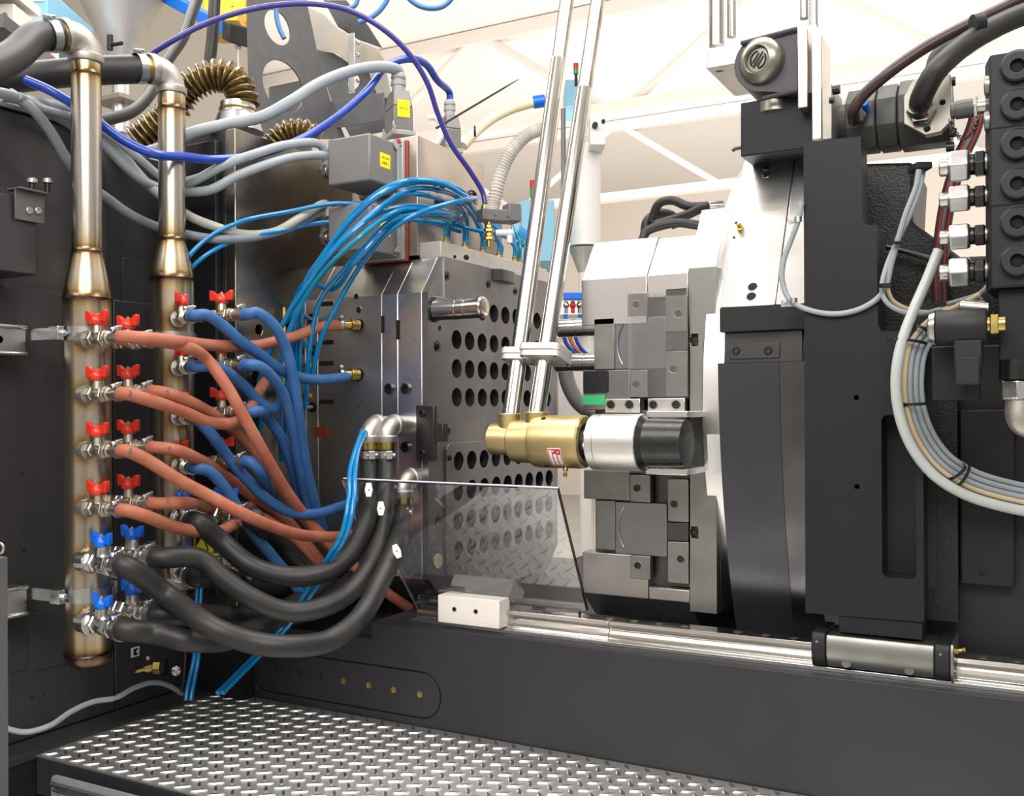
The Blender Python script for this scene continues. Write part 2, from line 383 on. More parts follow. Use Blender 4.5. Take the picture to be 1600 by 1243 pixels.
# roof trusses painted like the ceiling, standing in for their soft shadows on it
for i, Y in enumerate((7.2, 10.2)):
    t = thing('roof_truss', 'pale painted roof truss standing in for its shadow on the white ceiling, '+('nearer the machine' if i == 0 else 'farther, nearer the back wall'), 'truss', (-2, Y, 3.1))
    g = G(); g.box(-9, 5, Y-.06, Y+.06, 3.86, 3.97); build('top_chord', g, 'truss', t)
    g = G(); g.box(-9, 5, Y-.06, Y+.06, 3.1, 3.19); build('bottom_chord', g, 'truss', t)
    for k in range(11):
        x = -8.6+k*1.25; s = 1 if k % 2 else -1
        a = V((x-.55*s, Y, 3.14)); b = V((x+.55*s, Y, 3.9)); g = G(); g.cyl(a, b, .035, n=10); build('web_member', g, 'truss', t)

# ================================================================ tread plate platform
PX0, PX1, PY0, PY1 = -2.09, .9, 1.505, 2.095
plat = thing('tread_platform', 'raised walkway covered with shiny aluminium tread plate at the foot of the machine bed', 'platform', (-.6, 1.8, -.03))
g = G(); g.box(PX0, PX1, PY0, PY1, -.004, 0); build('tread_sheet', g, 'tread', plat)
g = G(); st = .048
prof = [(-1, 0), (-.72, .45), (-.35, .86), (0, 1), (.35, .86), (.72, .45), (1, 0), (.72, -.45), (.35, -.86), (0, -1), (-.35, -.86), (-.72, -.45)]
def lug(g, x, y, a, L=.0190, W=.0056, h=.0028):
    c, s = cos(a), sin(a); v = []
    for k, z in ((1, -.0005), (.62, h)):
        for p in prof:
            X, Y = p[0]*L*(k if k == 1 else .8), p[1]*W*k
            v.append((x+X*c-Y*s, y+X*s+Y*c, z))
    n = 12; f = [(i, (i+1) % n, n+(i+1) % n, n+i) for i in range(n)]+[tuple(range(n, 2*n))]
    g.add(v, f)
i = 0; x = PX0+.02
nx = int((PX1-PX0)/st); ny = int((PY1-PY0)/st)
for i in range(nx):
    for j in range(ny+1):
        x, y = PX0+.024+i*st, PY0+.018+j*st
        if y < PY1-.014: lug(g, x, y, R(41))
        x, y = x+st/2, y+st/2
        if y < PY1-.014 and x < PX1-.02: lug(g, x, y, R(-49))
tag(build('tread_lugs', g, 'tread_lug', plat, ang=20), 'raised diamond lugs of the tread plate', kind='stuff')
g = G(); g.box(PX0+.004, PX1, PY0-.002, PY0+.03, -.09, -.0045); build('front_frame', g, 'paint', plat, bevel=.002)
g = G(); g.box(PX0+.004, PX0+.03, PY0+.03, PY1, -.07, -.0045); build('side_frame', g, 'black', plat)
for yy in (1.62, 1.98):
    g = G(); g.box(PX0+.1, PX1, yy, yy+.04, -.52, -.0045); build('support_beam', g, 'black', plat)
# galvanised corner bracket in front of the platform
t = thing('galvanised_bracket', 'galvanised steel bracket with round holes below the tread plate edge', 'bracket', (-1.98, 1.46, -.2))
g = G(); a = PY(80, 1206, 1.47); b_ = PY(300, 1265, 1.47)
oX0, oX1 = a.x, b_.x; zt = a.z-.004
hol = [(oX0+.028, zt-.052, .009), (oX0+.055, zt-.06, .013), (oX0+.085, zt-.066, .009), (oX0+.2, zt-.05, .009)]
g.pXZ(1.47, rrect(oX0, oX1, zt-.2, zt, .015), hol, .004); build('bracket_plate', g, 'zinc_matte', t)
g = G(); g.tube([(oX0+.012, 1.463, zt-.018), (oX1, 1.463, zt-.018)], .006, sm=0); g.tube([(oX0+.012, 1.465, zt-.032), (oX1, 1.465, zt-.032)], .003, sm=0); build('folded_edge', g, 'zinc', t)
g = G(); g.box(oX0+.02, oX1, 1.475, 1.505, zt-.1, zt-.06); build('spacer', g, 'black', t)
socket((hol[0][0], 1.4695, hol[0][1]), (0, -1, 0), .008, t, 'zinc', 'rivet')

# ================================================================ machine bed
bed = thing('machine_bed', 'long charcoal painted machine bed beam behind the tread plate', 'machine bed', (-.6, 2.6, -.5))
zt = .249; xe = PY(580, 970, 2.1).x
g = G()
out = [(-2.1, -.5), (.9, -.5), (.9, zt), (xe, zt), (xe, .205), (-2.1, .205)]
sx1 = PY(687, 1085, 2.1).x; sz1 = PY(650, 1050, 2.1).z; sz0 = PY(650, 1119, 2.1).z
slot = stadium(-1.98, sx1, sz0, sz1)
holes = []
hp = [(430, 1043), (466, 1050), (501, 1057), (536, 1064), (575, 1071), (614, 1078), (655, 1085)]
g.pXZ(2.1, out, [stadium(-1.984, sx1+.004, sz0-.004, sz1+.004)], .006)
build('front_skin', g, 'paint', bed, bevel=.0015)
g = G(); g.box(-2.1, xe, 2.106, 3.62, -.5, .205); g.box(xe, .9, 2.106, 3.62, -.5, zt); build('bed_beam', g, 'paint', bed)
hl = []
for p in hp: q = PY(p[0], p[1], 2.1); hl.append((q.x, q.z, .0085))
g = G(); g.pXZ(2.1008, slot, hl, .005); build('cover_strip', g, 'paint', bed, bevel=.001)
for i, h in enumerate(hl):
    if i > 2: g = G(); g.lathe((h[0], 2.1052, h[1]), (0, -1, 0), [(-.002, .0083), (.0025, .0083), (.0025, .0055), (0, .005)], 16, cap=False); g.cyl((h[0], 2.1055, h[1]), (h[0], 2.1045, h[1]), .0055, n=16); build('threaded_insert', g, 'brass', bed)
g = G(); g.box(-2.1, xe, 2.112, 2.13, .19, .2052); build('edge_seam', g, 'black', bed)

# ------------------------------------------------ linear guide
YR = 2.165
rail = thing('guide_rail', 'polished steel linear guide rail bolted along the top of the machine bed', 'guide rail', (-.4, YR+.03, zt))
rx0 = PY(650, 960, YR).x
def railprof(x0, x1, name, m):
    pr = [(0, 0), (0, .010), (.004, .014), (.004, .022), (.010, .030), (.006, .038), (0, .043), (.003, .052), (.057, .052), (.060, .043), (.054, .038), (.050, .030), (.056, .022), (.056, .014), (.060, .010), (.060, 0)]
    g = G(); hs = []
    v = [(x, YR+p[0], zt+p[1]) for x in (x0, x1) for p in pr]; n = len(pr)
    g.add(v, [(i, (i+1) % n, n+(i+1) % n, n+i) for i in range(n)]+[tuple(range(n-1, -1, -1)), tuple(range(n, 2*n))])
    return build(name, g, m, rail, bevel=.0008)
xj = PY(950, 985, YR).x
railprof(rx0, xj-.0004, 'rail_length', 'chrome'); railprof(xj+.0004, .9, 'rail_length', 'chrome')
g = G(); g.box(rx0-.006, .9, YR-.02, YR+.0, zt, zt+.009); build('location_ledge', g, 'steel_bright', rail, bevel=.001)
x = rx0+.04
while x < .5:
    g = G(); g.cyl((x, YR+.03, zt+.0515), (x, YR+.03, zt+.0526), .010, n=20); build('bolt_plug', g, 'steel_mid', rail); x += .062
# white end stop
bx0, bx1, bz0, bz1 = rY(684, 780, 933, 975, YR-.035)
t = thing('guard_mounting_block', 'white plastic block with two screws clamped on the guide rail under the clear guard', 'block', ((bx0+bx1)/2, YR, zt+.01))
g = G(); g.box(bx0, bx1, YR-.035, YR+.02, zt+.012, zt+.082); build('block_body', g, 'white', t, bevel=.002)
for k in (.28, .63): socket((bx0+(bx1-bx0)*k, YR-.0352, zt+.05), (0, -1, 0), .0055, t, h=.5)
g = G(); g.box(bx0-.02, bx0+.05, YR+.0, YR+.05, zt+.083, zt+.087); build('clamp_tab', g, 'steel_bright', t)
# guide carriage
cxa = PY(1268, 1020, YR-.03).x; cxb = PY(1490, 1030, YR-.03).x
t = thing('guide_carriage', 'steel guide carriage with black end caps riding on the rail under the column', 'carriage', ((cxa+cxb)/2, YR+.03, zt+.01))
w_ = cxb-cxa; c0 = cxa+w_*.105; c1 = cxb-w_*.13
def cprof(x0, x1, y0, z0, z1, name, m, bv=.002):
    g = G(); pr = [(y0+.010, z0), (y0, z0+.022), (y0, z1-.012), (y0+.006, z1), (YR+.09, z1), (YR+.09, z0), (YR+.066, z0), (YR+.066, zt+.0545), (YR-.006, zt+.0545), (YR-.006, z0)]
    v = [(x, p[0], p[1]) for x in (x0, x1) for p in pr]; n = len(pr)
    g.add(v, [(i, (i+1) % n, n+(i+1) % n, n+i) for i in range(n)]+[tuple(range(n-1, -1, -1)), tuple(range(n, 2*n))])
    return build(name, g, m, t, bevel=bv)
cprof(c0, c1, YR-.03, zt+.012, zt+.078, 'carriage_body', 'steel_mid')
cprof(cxa, c0-.0005, YR-.034, zt+.010, zt+.082, 'end_cap', 'black', .003)
cprof(c1+.0005, cxb-.006, YR-.034, zt+.010, zt+.082, 'end_cap', 'black', .003)
cprof(cxb-.0055, cxb, YR-.036, zt+.008, zt+.084, 'wiper_plate', 'steel_mid', .001)
for k in (.2, .78): 
    x = c0+(c1-c0)*k; g = G(); g.cyl((x, YR-.029, zt+.022), (x, YR-.0312, zt+.024), .0095, n=20); build('bore', g, 'steel_dark', t)
for x in (cxa+.012, c1+.012): g = G(); g.cyl((x, YR-.034, zt+.064), (x, YR-.0355, zt+.064), .003, n=12); build('pin', g, 'steel_mid', t)
g = G(); g.lathe((cxb, YR, zt+.066), (1, 0, .25), [(0, .006), (.006, .006), (.007, .004), (.014, .004), (.016, .006), (.02, .004)], 12); build('grease_nipple', g, 'brass', t)
for k in (.03, .055): 
    g = G(); g.lathe((cxb-.0002, YR-.02, zt+k), (1, 0, 0), [(0, .004), (.003, .003)], 10); build('cap_screw', g, 'steel', t)

# ================================================================ left housing wall
hz = thing('machine_housing', 'charcoal sheet metal housing wall behind the two stainless manifold pipes', 'housing', (-2.25, 1.4, 0))
def onX(px, py, X): p = PX(px, py, X); return p.y, p.z
XW = -2.2
g = G(); ztp = 1.525; zs = 1.1
g.box(XW-.3, XW, .6, 1.800, zs-.02, ztp); build('upper_panel', g, 'paint_wall', hz, bevel=.004)
g = G(); g.box(XW-.3, XW-.012, 1.806, 2.01, zs-.02, ztp-.02); build('inner_panel', g, 'paint_wall', hz, bevel=.002)
y0, z1 = onX(190, 402, XW-.01); y1, _ = onX(240, 402, XW-.01); _, z0 = onX(190, 462, XW-.01)
g = G(); g.box(XW-.012, XW-.006, y0, y1+.02, z0-.03, z1); build('hatch', g, 'paint_wall', hz, bevel=.001)
g = G(); g.box(XW-.3, XW+.022, .6, 1.800, .012, zs); build('lower_panel', g, 'paint_wall', hz, bevel=.003)
g = G(); g.box(XW-.3, XW+.02, 1.803, 2.05, .012, zs-.004); build('lower_panel', g, 'paint_wall', hz, bevel=.003)
# tank wall recess outline (three engraved panels)
for (xa, ya, xb, yb) in ((5, 965, 42, 1045), (46, 958, 105, 1035)):
    g = G()
    a = PX(xa, ya, XW+.023); b_ = PX(xb, yb, XW+.023)
    o_ = rect(a.y, b_.y, b_.z, a.z)
    g.pYZ(XW+.0245, o_, (), .004); build('panel', g, 'paint_wall', hz, bevel=.001)
g = G(); g.box(XW-.3, PX0, .6, 2.06, -.012, .010); build('base_ledge', g, 'paint_wall', hz, bevel=.004)
g = G(); g.box(-2.3, -1.97, 2.055, 2.095, -.3, 1.2); build('end_panel', g, 'black', hz)
g = G(); g.box(PX0-.012, PX0-.002, .6, 2.06, -.30, -.013); build('skirt', g, 'black', hz)
for p in ((50, 1088), (69, 1083), (34, 740), (37, 860), (98, 565), (98, 590)):
    a = PX(p[0], p[1], XW+.0225); g = G(); g.lathe(a, (1, 0, 0), [(0, .004), (.001, .0035)], 10); build('rivet', g, 'black', hz)
# box and bracket with knurled screws at the left edge
a = PX(58, 430, XW+.12); y1 = a.y; z0 = a.z; z1 = PX(58, 312, XW+.12).z
t = thing('wall_box', 'plain dark grey steel box fixed high on the housing wall at the left edge', 'box', (XW+.06, y1-.2, z0))
g = G(); g.box(XW+.001, XW+.12, y1-.4, y1, z0, z1); build('box_body', g, 'paint_wall', t, bevel=.003)
t = thing('adjuster_bracket', 'small steel bracket with two knurled screws above the grey wall box', 'bracket', (XW+.13, y1, z1))
X = XW+.125
a = PX(22, 312, X); b_ = PX(70, 345, X)
g = G(); ya, yb = onX(22, 305, X)[0], onX(68, 305, X)[0]; za, zb = PX(45, 300, X).z, PX(45, 346, X).z
g.box(X, X+.004, ya, yb, zb, za); g.box(X-.03, X+.02, ya, yb, za, za+.004); build('angle_bracket', g, 'bracket', t, bevel=.001)
for px in (45, 59): p = PX(px, 329, X+.004); socket(p, (1, 0, 0), .0085, t, 'zinc')
for px in (50, 74):
    p = PX(px, 300, X+.008); g = G(); g.cyl(p, p+V((0, 0, .02)), .006, n=14); build('screw_shaft', g, 'hard_black', t)
    g = G(); g.lathe(p+V((0, 0, .02)), (0, 0, 1), [(0, .009), (.001, .0125), (.010, .0125), (.012, .010)], 28); build('knurled_head', g, 'zinc', t)
# post at the frame edge with a ring
t = thing('door_post', 'slim grey upright post at the left edge of the picture beside the housing', 'post', PX(-2, 1100, -1.5)-V((0, 0, .3)))
p = PY(-8, 900, 1.10); g = G(); g.box(p.x-.05, p.x-.008, 1.10, 1.13, -.5, p.z+.03); build('post_bar', g, 'bracket', t, bevel=.001)
p = PY(-1, 856, 1.09); g = G(); g.ring(p, (.2, -1, 0), .009, .0022); build('pull_ring', g, 'zinc', t)

# ================================================================ strut channels
def channel(zc, label, yend):
    t = thing('strut_channel', label, 'strut', (-2.14, 1.3, zc-.03)); X = -2.115
    hs = []; y = .95
    while y < yend-.05: hs.append(stadium(y, y+.038, zc-.009, zc+.009, 5)); y += .057
    g = G(); g.pYZ(X, rect(.8, yend, zc-.031, zc+.031), hs, .003); build('slotted_web', g, 'zinc', t)
    g = G(); 
    for s in (-1, 1): g.box(X-.055, X+.004, .8, yend, zc+s*.031-.003, zc+s*.031+.003)
    g.tube([(X+.004, .8, zc+.031), (X+.004, yend, zc+.031)], .005, sm=0); g.tube([(X+.004, .8, zc-.031), (X+.004, yend, zc-.031)], .005, sm=0)
    build('flange', g, 'zinc', t, bevel=.001)
    g = G(); g.box(X-.06, X-.02, .8, yend, zc-.028, zc+.028); build('back_strip', g, 'black', t)
channel(.966, 'slotted galvanised strut channel on the housing wall at red valve height', 1.50)
channel(.36, 'slotted galvanised strut channel on the housing wall beside the lower blue valves', 1.50)

# ================================================================ manifold pipes
def heat_lathe(c, prof, welds, n=32):
    """prof: (z, r) descending; welds: list of z; heat falls off from each"""
    g = G(); zz = []
    P = []
    for i in range(len(prof)-1):
        (za, ra), (zb, rb) = prof[i], prof[i+1]; k = max(1, int(abs(za-zb)/.006))
        for j in range(k): P.append((za+(zb-za)*j/k, ra+(rb-ra)*j/k))
    P.append(prof[-1]); g.lathe(c, (0, 0, 1), [(z-c[2], r) for z, r in P], n)
    h = []
    for z, r in P:
        q = .05 if z > welds[1][0] else .18
        for wz in welds:
            wz, s = wz if hasattr(wz, '__len__') else (wz, 1)
            q = max(q, s*(math.exp(-((z-wz)/.014)**2)*.3+.5*math.exp(-abs((z-wz)/.055)**1.6)))
        h += [q]*n
    g.heat = h; return g
def spot_heat(g, pts, rad=.05):
    for i, p in enumerate(g.v):
        for q in pts:
            d = (p-V(q)).length
            if d < .12: g.heat[i] = max(g.heat[i], math.exp(-(d/.036)**4)*.4+.4*math.exp(-(d/.055)**2))
def elbow(p, d1, d2, r, rad, n=20):
    """90 degree pipe elbow: enters at p along d1, turns to d2 with bend radius rad"""
    d1, d2 = V(d1).normalized(), V(d2).normalized(); g = G()
    c = V(p)+d2*rad; pts = [V(p)+d1*(rad*sin(a))+d2*(rad*(1-cos(a))) for a in [pi/2*k/9 for k in range(10)]]
    g.tube(pts, r, n=n, sm=0); e = pts[-1]
    g.lathe(V(p)-d1*.012, d1, [(0, r*1.1), (.002, r*1.13), (.016, r*1.13), (.02, r)], n)
    g.lathe(e-d2*.008, d2, [(0, r), (.004, r*1.13), (.018, r*1.13), (.02, r*1.1)], n)
    return g, e+d2*.012
def manifold(px_top, cxy, ys, label, elbow_dir, hose_from):
    """ys: pixel heights: collar, weld1, weld2, reducer end, base"""
    X, Y = cxy; d = V((X, Y, 0)).dot(fwd); Z = lambda py: H+(HZ-py)*d/F-.0
    t = thing('manifold_pipe', label, 'pipe', (X, Y, Z(ys[4])))
    ru, rl = .0338, .0545
    pr = [(Z(ys[0]), ru), (Z(ys[1])+.002, ru), (Z(ys[1]), ru+.0012), (Z(ys[1])-.002, ru), (Z(ys[2])+.003, ru), (Z(ys[2]), ru+.0022), (Z(ys[2])-.003, ru+.001), (Z(ys[3])+.012, rl-.001), (Z(ys[3])+.003, rl), (Z(ys[3]), rl+.0022), (Z(ys[3])-.003, rl), (Z(ys[4])+.033, rl), (Z(ys[4])+.03, rl+.0015), (Z(ys[4])+.027, rl), (Z(ys[4])+.012, rl-.002), (Z(ys[4])+.003, rl-.014), (Z(ys[4]), rl-.04)]
    g = heat_lathe((X, Y, Z(ys[4])), pr, [(Z(ys[1]), 1), (Z(ys[2]), 1), (Z(ys[3]), 1.05), (Z(ys[4])+.03, 1.1), (Z(ys[4])+.01, .8)])
    return t, g, d, Z
# valve parts ---------------------------------------------------------------
def wing_handle(g, z):
    """butterfly handle: hub plus two up-swept wings, along local x"""
    for s in (-1, 1):
        pr = [(.003, z+.002), (.010, z+.001), (.024, z+.000), (.026, z+.003), (.0265, z+.021), (.0245, z+.0235), (.019, z+.0215), (.011, z+.014), (.003, z+.015)]
        pr = [(s*a*1.28, z+(b-z)*1.15) for a, b in pr]
        g.plate(((0, -.0055, 0), (1, 0, 0), (0, 0, 1), (0, -1, 0)), pr if s > 0 else pr[::-1], (), .011)
    g.lathe((0, 0, z-.004), (0, 0, 1), [(-.003, .0145), (.002, .0172), (.010, .0168), (.015, .0135), (.022, .008)], 18)
def make_valve(kind):
    small = kind != 'blue'; t = thing('ball_valve', 'valve', 'valve', (0, 0, 0)); k = 1 if small else 1.38; L = .116 if small else .125
    bm_ = 'nickel' if small else 'plated'
    g = G(); g.hexn((0, 0, 0), (.018*k, 0, 0), .0165*k); build('inlet_nut', g, bm_, t)
    g = G(); g.lathe((.018*k, 0, 0), (1, 0, 0), [(0, .0125*k), (.006*k, .0125*k), (.012*k, .0165*k), (.03*k, .0165*k), (.036*k, .0135*k), (.04*k, .0135*k)], 22); build('valve_body', g, bm_, t)
    g = G(); g.hexn((.042*k, 0, 0), (.054*k, 0, 0), .0185*k, ph=.3); g.lathe((.054*k, 0, 0), (1, 0, 0), [(0, .014*k), (.004*k, .0175*k), (.007*k, .0175*k), (.009*k, .0135*k)], 20); build('union_nut', g, bm_, t)
    g = G(); g.lathe((.063*k, 0, 0), (1, 0, 0), [(0, .012*k), (.004*k, .0155*k), (.008*k, .0155*k), (.01*k, .012*k), (L-.063*k, .012*k)], 20); build('hose_tail', g, bm_, t)
    x = .03*k; g = G(); g.lathe((x, 0, .012*k), (0, 0, 1), [(0, .0125*k), (.008*k, .0118*k), (.015*k, .011*k), (.021, .0105)], 16); build('stem_boss', g, bm_, t)
    g = G(); wing_handle(g, .038 if small else .044); g.v = [p+V((x, 0, 0)) for p in g.v]; h = build('butterfly_handle', g, 'red_paint' if kind == 'red' else 'blue_paint', t, bevel=.0012)
    z = .053 if small else .059; g = G(); g.hexn((x, 0, z-.001), (x, 0, z+.005), .0058); g.cyl((x, 0, z+.004), (x, 0, z+.008), .003, n=12); build('handle_nut', g, 'brass' if small else 'zinc', h)
    return t, L
PROTO = {}
def valve(kind, p, ang, label, group, roll=0, hang=0):
    if kind not in PROTO: PROTO[kind] = make_valve(kind); t, L = PROTO[kind]
    else: t = copy_tree(PROTO[kind][0]); L = PROTO[kind][1]
    t['label'] = label; t['group'] = group
    t.location = V(p); t.rotation_euler = (R(roll), 0, R(ang))
    for ch in t.children:
        if ch.name.startswith('butterfly'): 
            x = .03*(1 if kind != 'blue' else 1.38); ch.location = V((x*(1-cos(R(hang))), -x*sin(R(hang)), 0)); ch.rotation_euler = (0, 0, R(hang))
    return V(p)+V((cos(R(ang)), sin(R(ang)), 0))*L, V((cos(R(ang)), sin(R(ang)), 0))
def hose_clamp(p, d, r, label, m='zinc', up_=(0, 0, 1), w=.011, cat='hose clamp'):
    d = V(d).normalized(); p = V(p); t = thing('hose_clamp', label, cat, p)
    g = G(); g.lathe(p-d*w/2, d, [(0, r), (0, r+.002), (w, r+.002), (w, r)], 28, cap=False); build('band', g, m, t)
    u = (V(up_)-d*V(up_).dot(d)).normalized(); s = d.cross(u); q = p+u*(r+.006)
    g = G(); g.obox(q, s*.018, d*w*1.15, u*.009); build('screw_housing', g, m, t, bevel=.0015)
    g = G(); g.hexn(q+s*.009, q+s*.016, .0052); g.cyl(q-s*.014, q-s*.008, .003, n=10); build('screw', g, m, t)
    return t
# stainless manifold pipes -------------------------------------------------------
XP = -2.0; Y1, Y2 = 1.579, 1.833
t1, g1, d1, Z1 = manifold(139, (XP, Y1), (96, 114, 390, 463, 1036), 'nearer of the two upright stainless manifold pipes, with the terracotta hoses leaving it', None, None)
t2, g2, d2, Z2 = manifold(272, (XP+.005, Y2), (146, 168, 372, 433, 935), 'farther of the two upright stainless manifold pipes, with the blue hoses leaving it', None, None)
rows1 = [(527, 533), (613, 610), (700, 695), (790, 780), (873, 862), (968, 947)]
rows2 = [(497, 493), (573, 570), (650, 642), (725, 717), (806, 800), (888, 885)]
P1f = []; P1b = []; P2f = []; P2b = []
F1 = V((-1.955, 1.53, 0)); B1 = V((-1.952, 1.62, 0)); F2 = V((-1.947, 1.80, 0)); B2 = V((-1.945, 1.875, 0))
def zat(P, py): d = P.dot(fwd); return H+(HZ-py)*d/F
spots1 = [(F1.x, F1.y, zat(F1, a)) for a, b in rows1]; spots2 = [(F2.x, F2.y, zat(F2, a)) for a, b in rows2]
spot_heat(g1, spots1); spot_heat(g2, spots2)
build('pipe_body', g1, 'tube_ss', t1, ang=50); build('pipe_body', g2, 'tube_ss', t2, ang=50)
ordn = ['top row', 'second row', 'third row', 'fourth row', 'upper blue row', 'lowest blue row']
for t, P, B, rows, X, Y, sc in ((t1, F1, B1, rows1, XP, Y1, 1), (t2, F2, B2, rows2, XP, Y2, 1)):
    for i, (a, b) in enumerate(rows):
        k = 1 if i < 4 else 1.35; z = zat(P, a); g = G()
        q = V((P.x, P.y, z)); c = V((X, Y, z)); e = (q-c).normalized()
        g.cyl(c+e*.04, q, .017*k, n=18); g.ball(q, .0185*k, 18)
        xd = V((1, 0, 0)) if t is t1 else V((cos(R(-24)), sin(R(-24)), 0))
        g.lathe(q, xd, [(.0, .0185*k), (.012*k, .0185*k), (.014*k, .0205*k), (.02*k, .0205*k), (.021*k, .017*k)], 22)
        build('outlet_elbow', g, 'cast_ss' if i < 4 else 'plated', t)
        z = zat(B, b); g = G(); g.cyl((X+.03, B.y, z), (B.x+(.012 if t is t1 else .05), B.y, z), .0125*k, n=18); g.hexn((B.x-.004, B.y, z), (B.x+.012, B.y, z), .0165*k); build('outlet_nipple', g, 'nickel' if i < 4 else 'plated', t)
        if t is t2 and i < 4: pass
# top elbows and their black hoses
e1, end1 = elbow((XP, Y1, Z1(88)), (0, 0, 1), (-.12, -1, -.3), .0355, .052); build('top_elbow', e1, 'cast_ss', t1)
e2, end2 = elbow((XP+.005, Y2, Z2(138)), (0, 0, 1), (-.3, -1, -.18), .034, .05); build('top_elbow', e2, 'cast_ss', t2)
def nipple(t, end, d, r): 
    g = G(); d = V(d).normalized(); g.cyl(end-d*.01, end+d*.022, r, n=22); build('threaded_nipple', g, 'brass', t)
nipple(t1, end1, (-.12, -1, -.3), .031); nipple(t2, end2, (-.3, -1, -.18), .030)
def hose(name, pts, r, m, label, cat, group=None, n=14, sm=8):
    g = G(); g.tube(pts, r, n=n, sm=sm); o = build(name, g, m, origin=pts[0]); return tag(o, label, cat, group)
def path(*a):
    """(px,py[,depth]) knots; missing depths are interpolated along the run"""
    a = [list(p)+[None]*(3-len(p)) for p in a]; s = [0]
    for i in range(1, len(a)): s.append(s[-1]+math.hypot(a[i][0]-a[i-1][0], a[i][1]-a[i-1][1]))
    k = [i for i in range(len(a)) if a[i][2] is not None]
    for i in range(len(a)):
        if a[i][2] is None:
            lo = max(j for j in k if j < i) if any(j < i for j in k) else k[0]; hi = min(j for j in k if j > i) if any(j > i for j in k) else k[-1]
            f = 0 if hi == lo or s[hi] == s[lo] else (s[i]-s[lo])/(s[hi]-s[lo]); a[i][2] = a[lo][2]*(1-f)+a[hi][2]*f
    return [PD(p[0], p[1], p[2]) for p in a]
def dep(p): return (V(p)-CAM).dot(fwd)
dA = V((-.12, -1, -.3)).normalized(); dB = V((-.3, -1, -.18)).normalized()
p0 = end1+dA*.004; hose('black_hose', [p0, p0+dA*.05]+path((20, 88, dep(p0)-.14), (-40, 118, dep(p0)-.26), (-110, 150, dep(p0)-.4)), .0345, 'rubber', 'thick black hose leaving the top elbow of the nearer manifold pipe to the left', 'hose', n=20)
p0b = end2+dB*.004; hose('black_hose', [p0b]+path((160, 110, dep(p0b)-.01), (100, 114, dep(p0b)-.02), (40, 120, dep(p0b)-.07), (-30, 128, dep(p0b)-.16), (-100, 135, dep(p0b)-.3)), .0355, 'rubber', 'thick black hose leaving the farther pipe top elbow, passing behind the nearer pipe', 'hose', n=20)
hose_clamp(p0+dA*.022, dA, .0352, 'wide steel clamp on the hose at the nearer pipe top elbow', up_=(.3, 0, 1), w=.02)
hose_clamp(p0b+dB*.02, dB, .036, 'wide steel clamp on the hose at the farther pipe top elbow', up_=(.3, 0, 1), w=.02)
# pipe clamps on the strut
def pipe_clamp(X, Y, z, r, label, ear=1):
    t = thing('pipe_clamp', label, 'pipe clamp', (X, Y, z-.016))
    g = G(); g.lathe((X, Y, z-.016), (0, 0, 1), [(0, r), (0, r+.003), (.032, r+.003), (.032, r)], 40, cap=False); build('band', g, 'zinc', t)
    for s in (-1, 1):
        q = V((X-.03, Y+s*(r+.012), z)); g = G(); g.box(q.x-.002, q.x+.03, q.y-.013*(s < 0)-.0, q.y+.013*(s > 0)+.004, z-.016, z+.016); g.box(X-.11, q.x, q.y-.005, q.y+.005, z-.014, z+.014); build('ear', g, 'zinc', t, bevel=.001)
        g = G(); g.hexn((q.x+.03, q.y, z), (q.x+.037, q.y, z), .008); g.cyl((q.x+.037, q.y, z), (q.x+.045, q.y, z), .004, n=10); build('clamp_bolt', g, 'zinc', t)
pipe_clamp(XP, Y1, zat(V((XP, Y1, 0)), 520), .0547, 'steel pipe clamp on the nearer manifold pipe behind the topmost red valve')
pipe_clamp(XP+.005, Y2, zat(V((XP, Y2, 0)), 527), .0547, 'steel pipe clamp round the farther manifold pipe at the topmost blue hoses')
pipe_clamp(XP, Y1, zat(V((XP, Y1, 0)), 922), .0547, 'steel pipe clamp on the nearer manifold pipe between the two blue valve rows')
pipe_clamp(XP+.005, Y2, zat(V((XP, Y2, 0)), 905), .0547, 'steel pipe clamp round the foot of the farther manifold pipe')
EX = {}
for i, (a, b) in enumerate(rows1):
    kd = 'red' if i < 4 else 'blue'; k = 1 if i < 4 else 1.35
    nm = 'red-handled nickel ball valve' if i < 4 else 'blue-handled plated ball valve'; gr = 'ball valves on the two manifold pipes'
    EX['1f%d' % i] = valve(kd, (F1.x+.02*k, F1.y, zat(F1, a)), 0 if i < 4 else -6, nm+' on the front of the nearer pipe, '+ordn[i], gr, roll=0)
    EX['1b%d' % i] = valve(kd, (B1.x+.012, B1.y, zat(B1, b)), 0, nm+' behind its twin on the nearer pipe, '+ordn[i], gr, hang=0)
for i, (a, b) in enumerate(rows2):
    kd = 'red' if i < 4 else 'blue'; k = 1 if i < 4 else 1.35
    nm = 'red-handled nickel ball valve' if i < 4 else 'blue-handled plated ball valve'
    xd = V((cos(R(-24)), sin(R(-24)), 0)); q = V((F2.x, F2.y, zat(F2, a)))+xd*.012
    EX['2f%d' % i] = valve(kd, q, -24, nm+' at the front of the farther pipe, '+ordn[i], gr, hang=-40)
    EX['2b%d' % i] = valve(kd, (B2.x+.05, B2.y, zat(B2, b)), 0, nm+' out to the right of the farther pipe, '+ordn[i], gr, hang=10)
